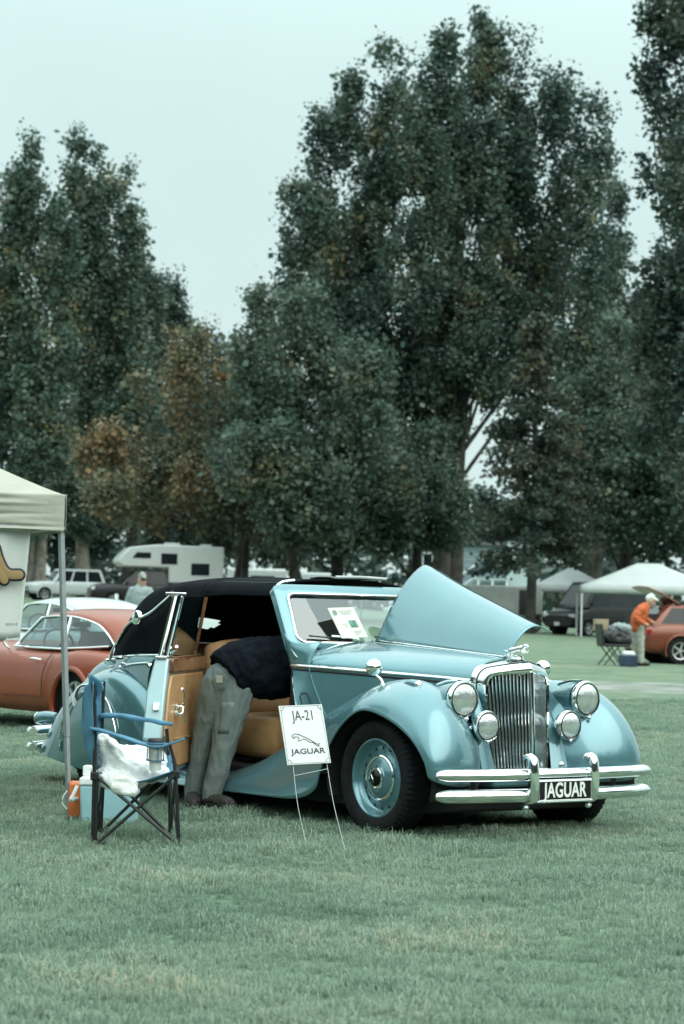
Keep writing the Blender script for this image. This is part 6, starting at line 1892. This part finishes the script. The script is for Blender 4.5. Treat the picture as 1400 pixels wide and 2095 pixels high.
blob('hooded_top', [[((-.05,0,.92),.15),((-.05,0,1.15),.165),((-.05,0,1.34),.16)], [((.05,0,.92),.15),((.05,0,1.15),.165),((.05,0,1.34),.16)], [((-.17,0,1.38),.09),((-.27,.02,1.12),.075),((-.26,-.08,.92),.06)], [((.17,0,1.38),.09),((.27,.02,1.12),.075),((.26,-.08,.92),.06)], [((0,.06,1.42),.11),((0,.04,1.47),.10)]], M['grey_hood'], gm_, .022, 3, wrinkle=.015, wscale=9)
blob('head', [[((.02,0,1.45),.06),((.03,-.01,1.56),.085),((.03,-.01,1.63),.09)], [((.08,-.075,1.575),.02),((.09,-.10,1.56),.016)], [((-.06,.02,1.59),.022),((-.065,.02,1.57),.018)], [((.05,-.06,1.53),.035),((.05,-.07,1.51),.03)]], M['skin'], gm_, .014, 2)
blob('cap', [[((.02,.0,1.675),.088),((.03,-.02,1.695),.085)], [((.06,-.09,1.665),.045),((.09,-.15,1.65),.03)]], M['cap_camo'], gm_, .014, 2)
MB().box((.045,-.098,1.615), (.075,.02,.035), rot=(0,0,R(20))).box((.105,-.07,1.615), (.06,.02,.035), rot=(0,0,R(50))).tube([(.0,-.09,1.625),(-.05,-.01,1.625)], .006, 6).build('sunglasses', M['tint'], gm_, bevel=.006)
for sx_ in (-.26,.26):
    blob('hand', [[((sx_,-.09,.90),.04),((sx_,-.11,.83),.042)]] + [[((sx_+k*.018-.03,-.12,.81),.012),((sx_+k*.018-.03,-.13,.75),.01)] for k in range(4)], M['skin'], gm_, .009, 1)
for sx_ in (-.10,.10):
    blob('shoe', [[((sx_,.04,.05),.05),((sx_,-.10,.05),.055),((sx_,-.18,.045),.045)]], M['black'], gm_, .02, 2)

# ---- loaded camp chair beside the estate car
x, y, z = gl_(1258, 55.5)
bc = empty('camp_chair', (x, y, z), R(10), 'black folding chair heaped with bags beside the orange jacketed man', 'chair')
for a, b_ in (((-.30,-.25,0),(.05,-.25,.45)),((.12,-.25,0),(-.25,-.25,.45)),((-.30,.25,0),(.05,.25,.45)),((.12,.25,0),(-.25,.25,.45)),((.30,-.25,0),(.02,-.25,.40)),((.30,.25,0),(.02,.25,.40))):
    MB().tube([a, b_], .016, 6).build('leg', M['tube_black'], bc)
MB().box((-.02,0,.46), (.62,.56,.06)).build('seat', M['black'], bc, bevel=.02)
MB().box((-.34,0,.70), (.05,.56,.50), rot=(0,R(-8),0)).build('backrest', M['black'], bc, bevel=.02)
bb = blob('black_bag', [[((x-.18,y-.1,z+.62),.15),((x+.05,y-.1,z+.64),.17),((x+.28,y-.1,z+.60),.14)], [((x-.1,y+.1,z+.62),.15),((x+.2,y+.1,z+.62),.16)]], M['black'], None, .03, 3, wrinkle=.05, wscale=6)
tag(bb, 'slumped black bag on the seat of the black folding chair', 'bag')
bb2 = blob('grey_bag', [[((x-.02,y,z+.86),.09),((x+.15,y,z+.88),.10),((x+.32,y,z+.84),.09)]], M['grey_hood'], None, .03, 3, wrinkle=.06, wscale=8)
tag(bb2, 'pale grey bundle on top of the black bag', 'bag')
cb = MB().box((x-.28,y+.25,z+.92), (.30,.24,.26), rot=(0,0,R(12))).build('cardboard_box', mat('cardboard', (.34,.27,.18), .8, var=.1), None, bevel=.01)
tag(cb, 'brown cardboard box on the back of the black folding chair', 'box')
x, y, z = gl_(1288, 55)
cr3 = empty('blue_crate', (x, y, z), R(8), 'dark blue crate on the grass at the feet of the orange jacketed man', 'crate')
MB().box((0,0,.13), (.36,.3,.26), taper=1.08).build('crate_body', mat('navy_plastic', (.02,.04,.08), .5, var=.2), cr3, bevel=.02)
MB().box((.0,0,.30), (.30,.26,.10), taper=.8).build('crate_contents', M['cap_white'], cr3, bevel=.04)
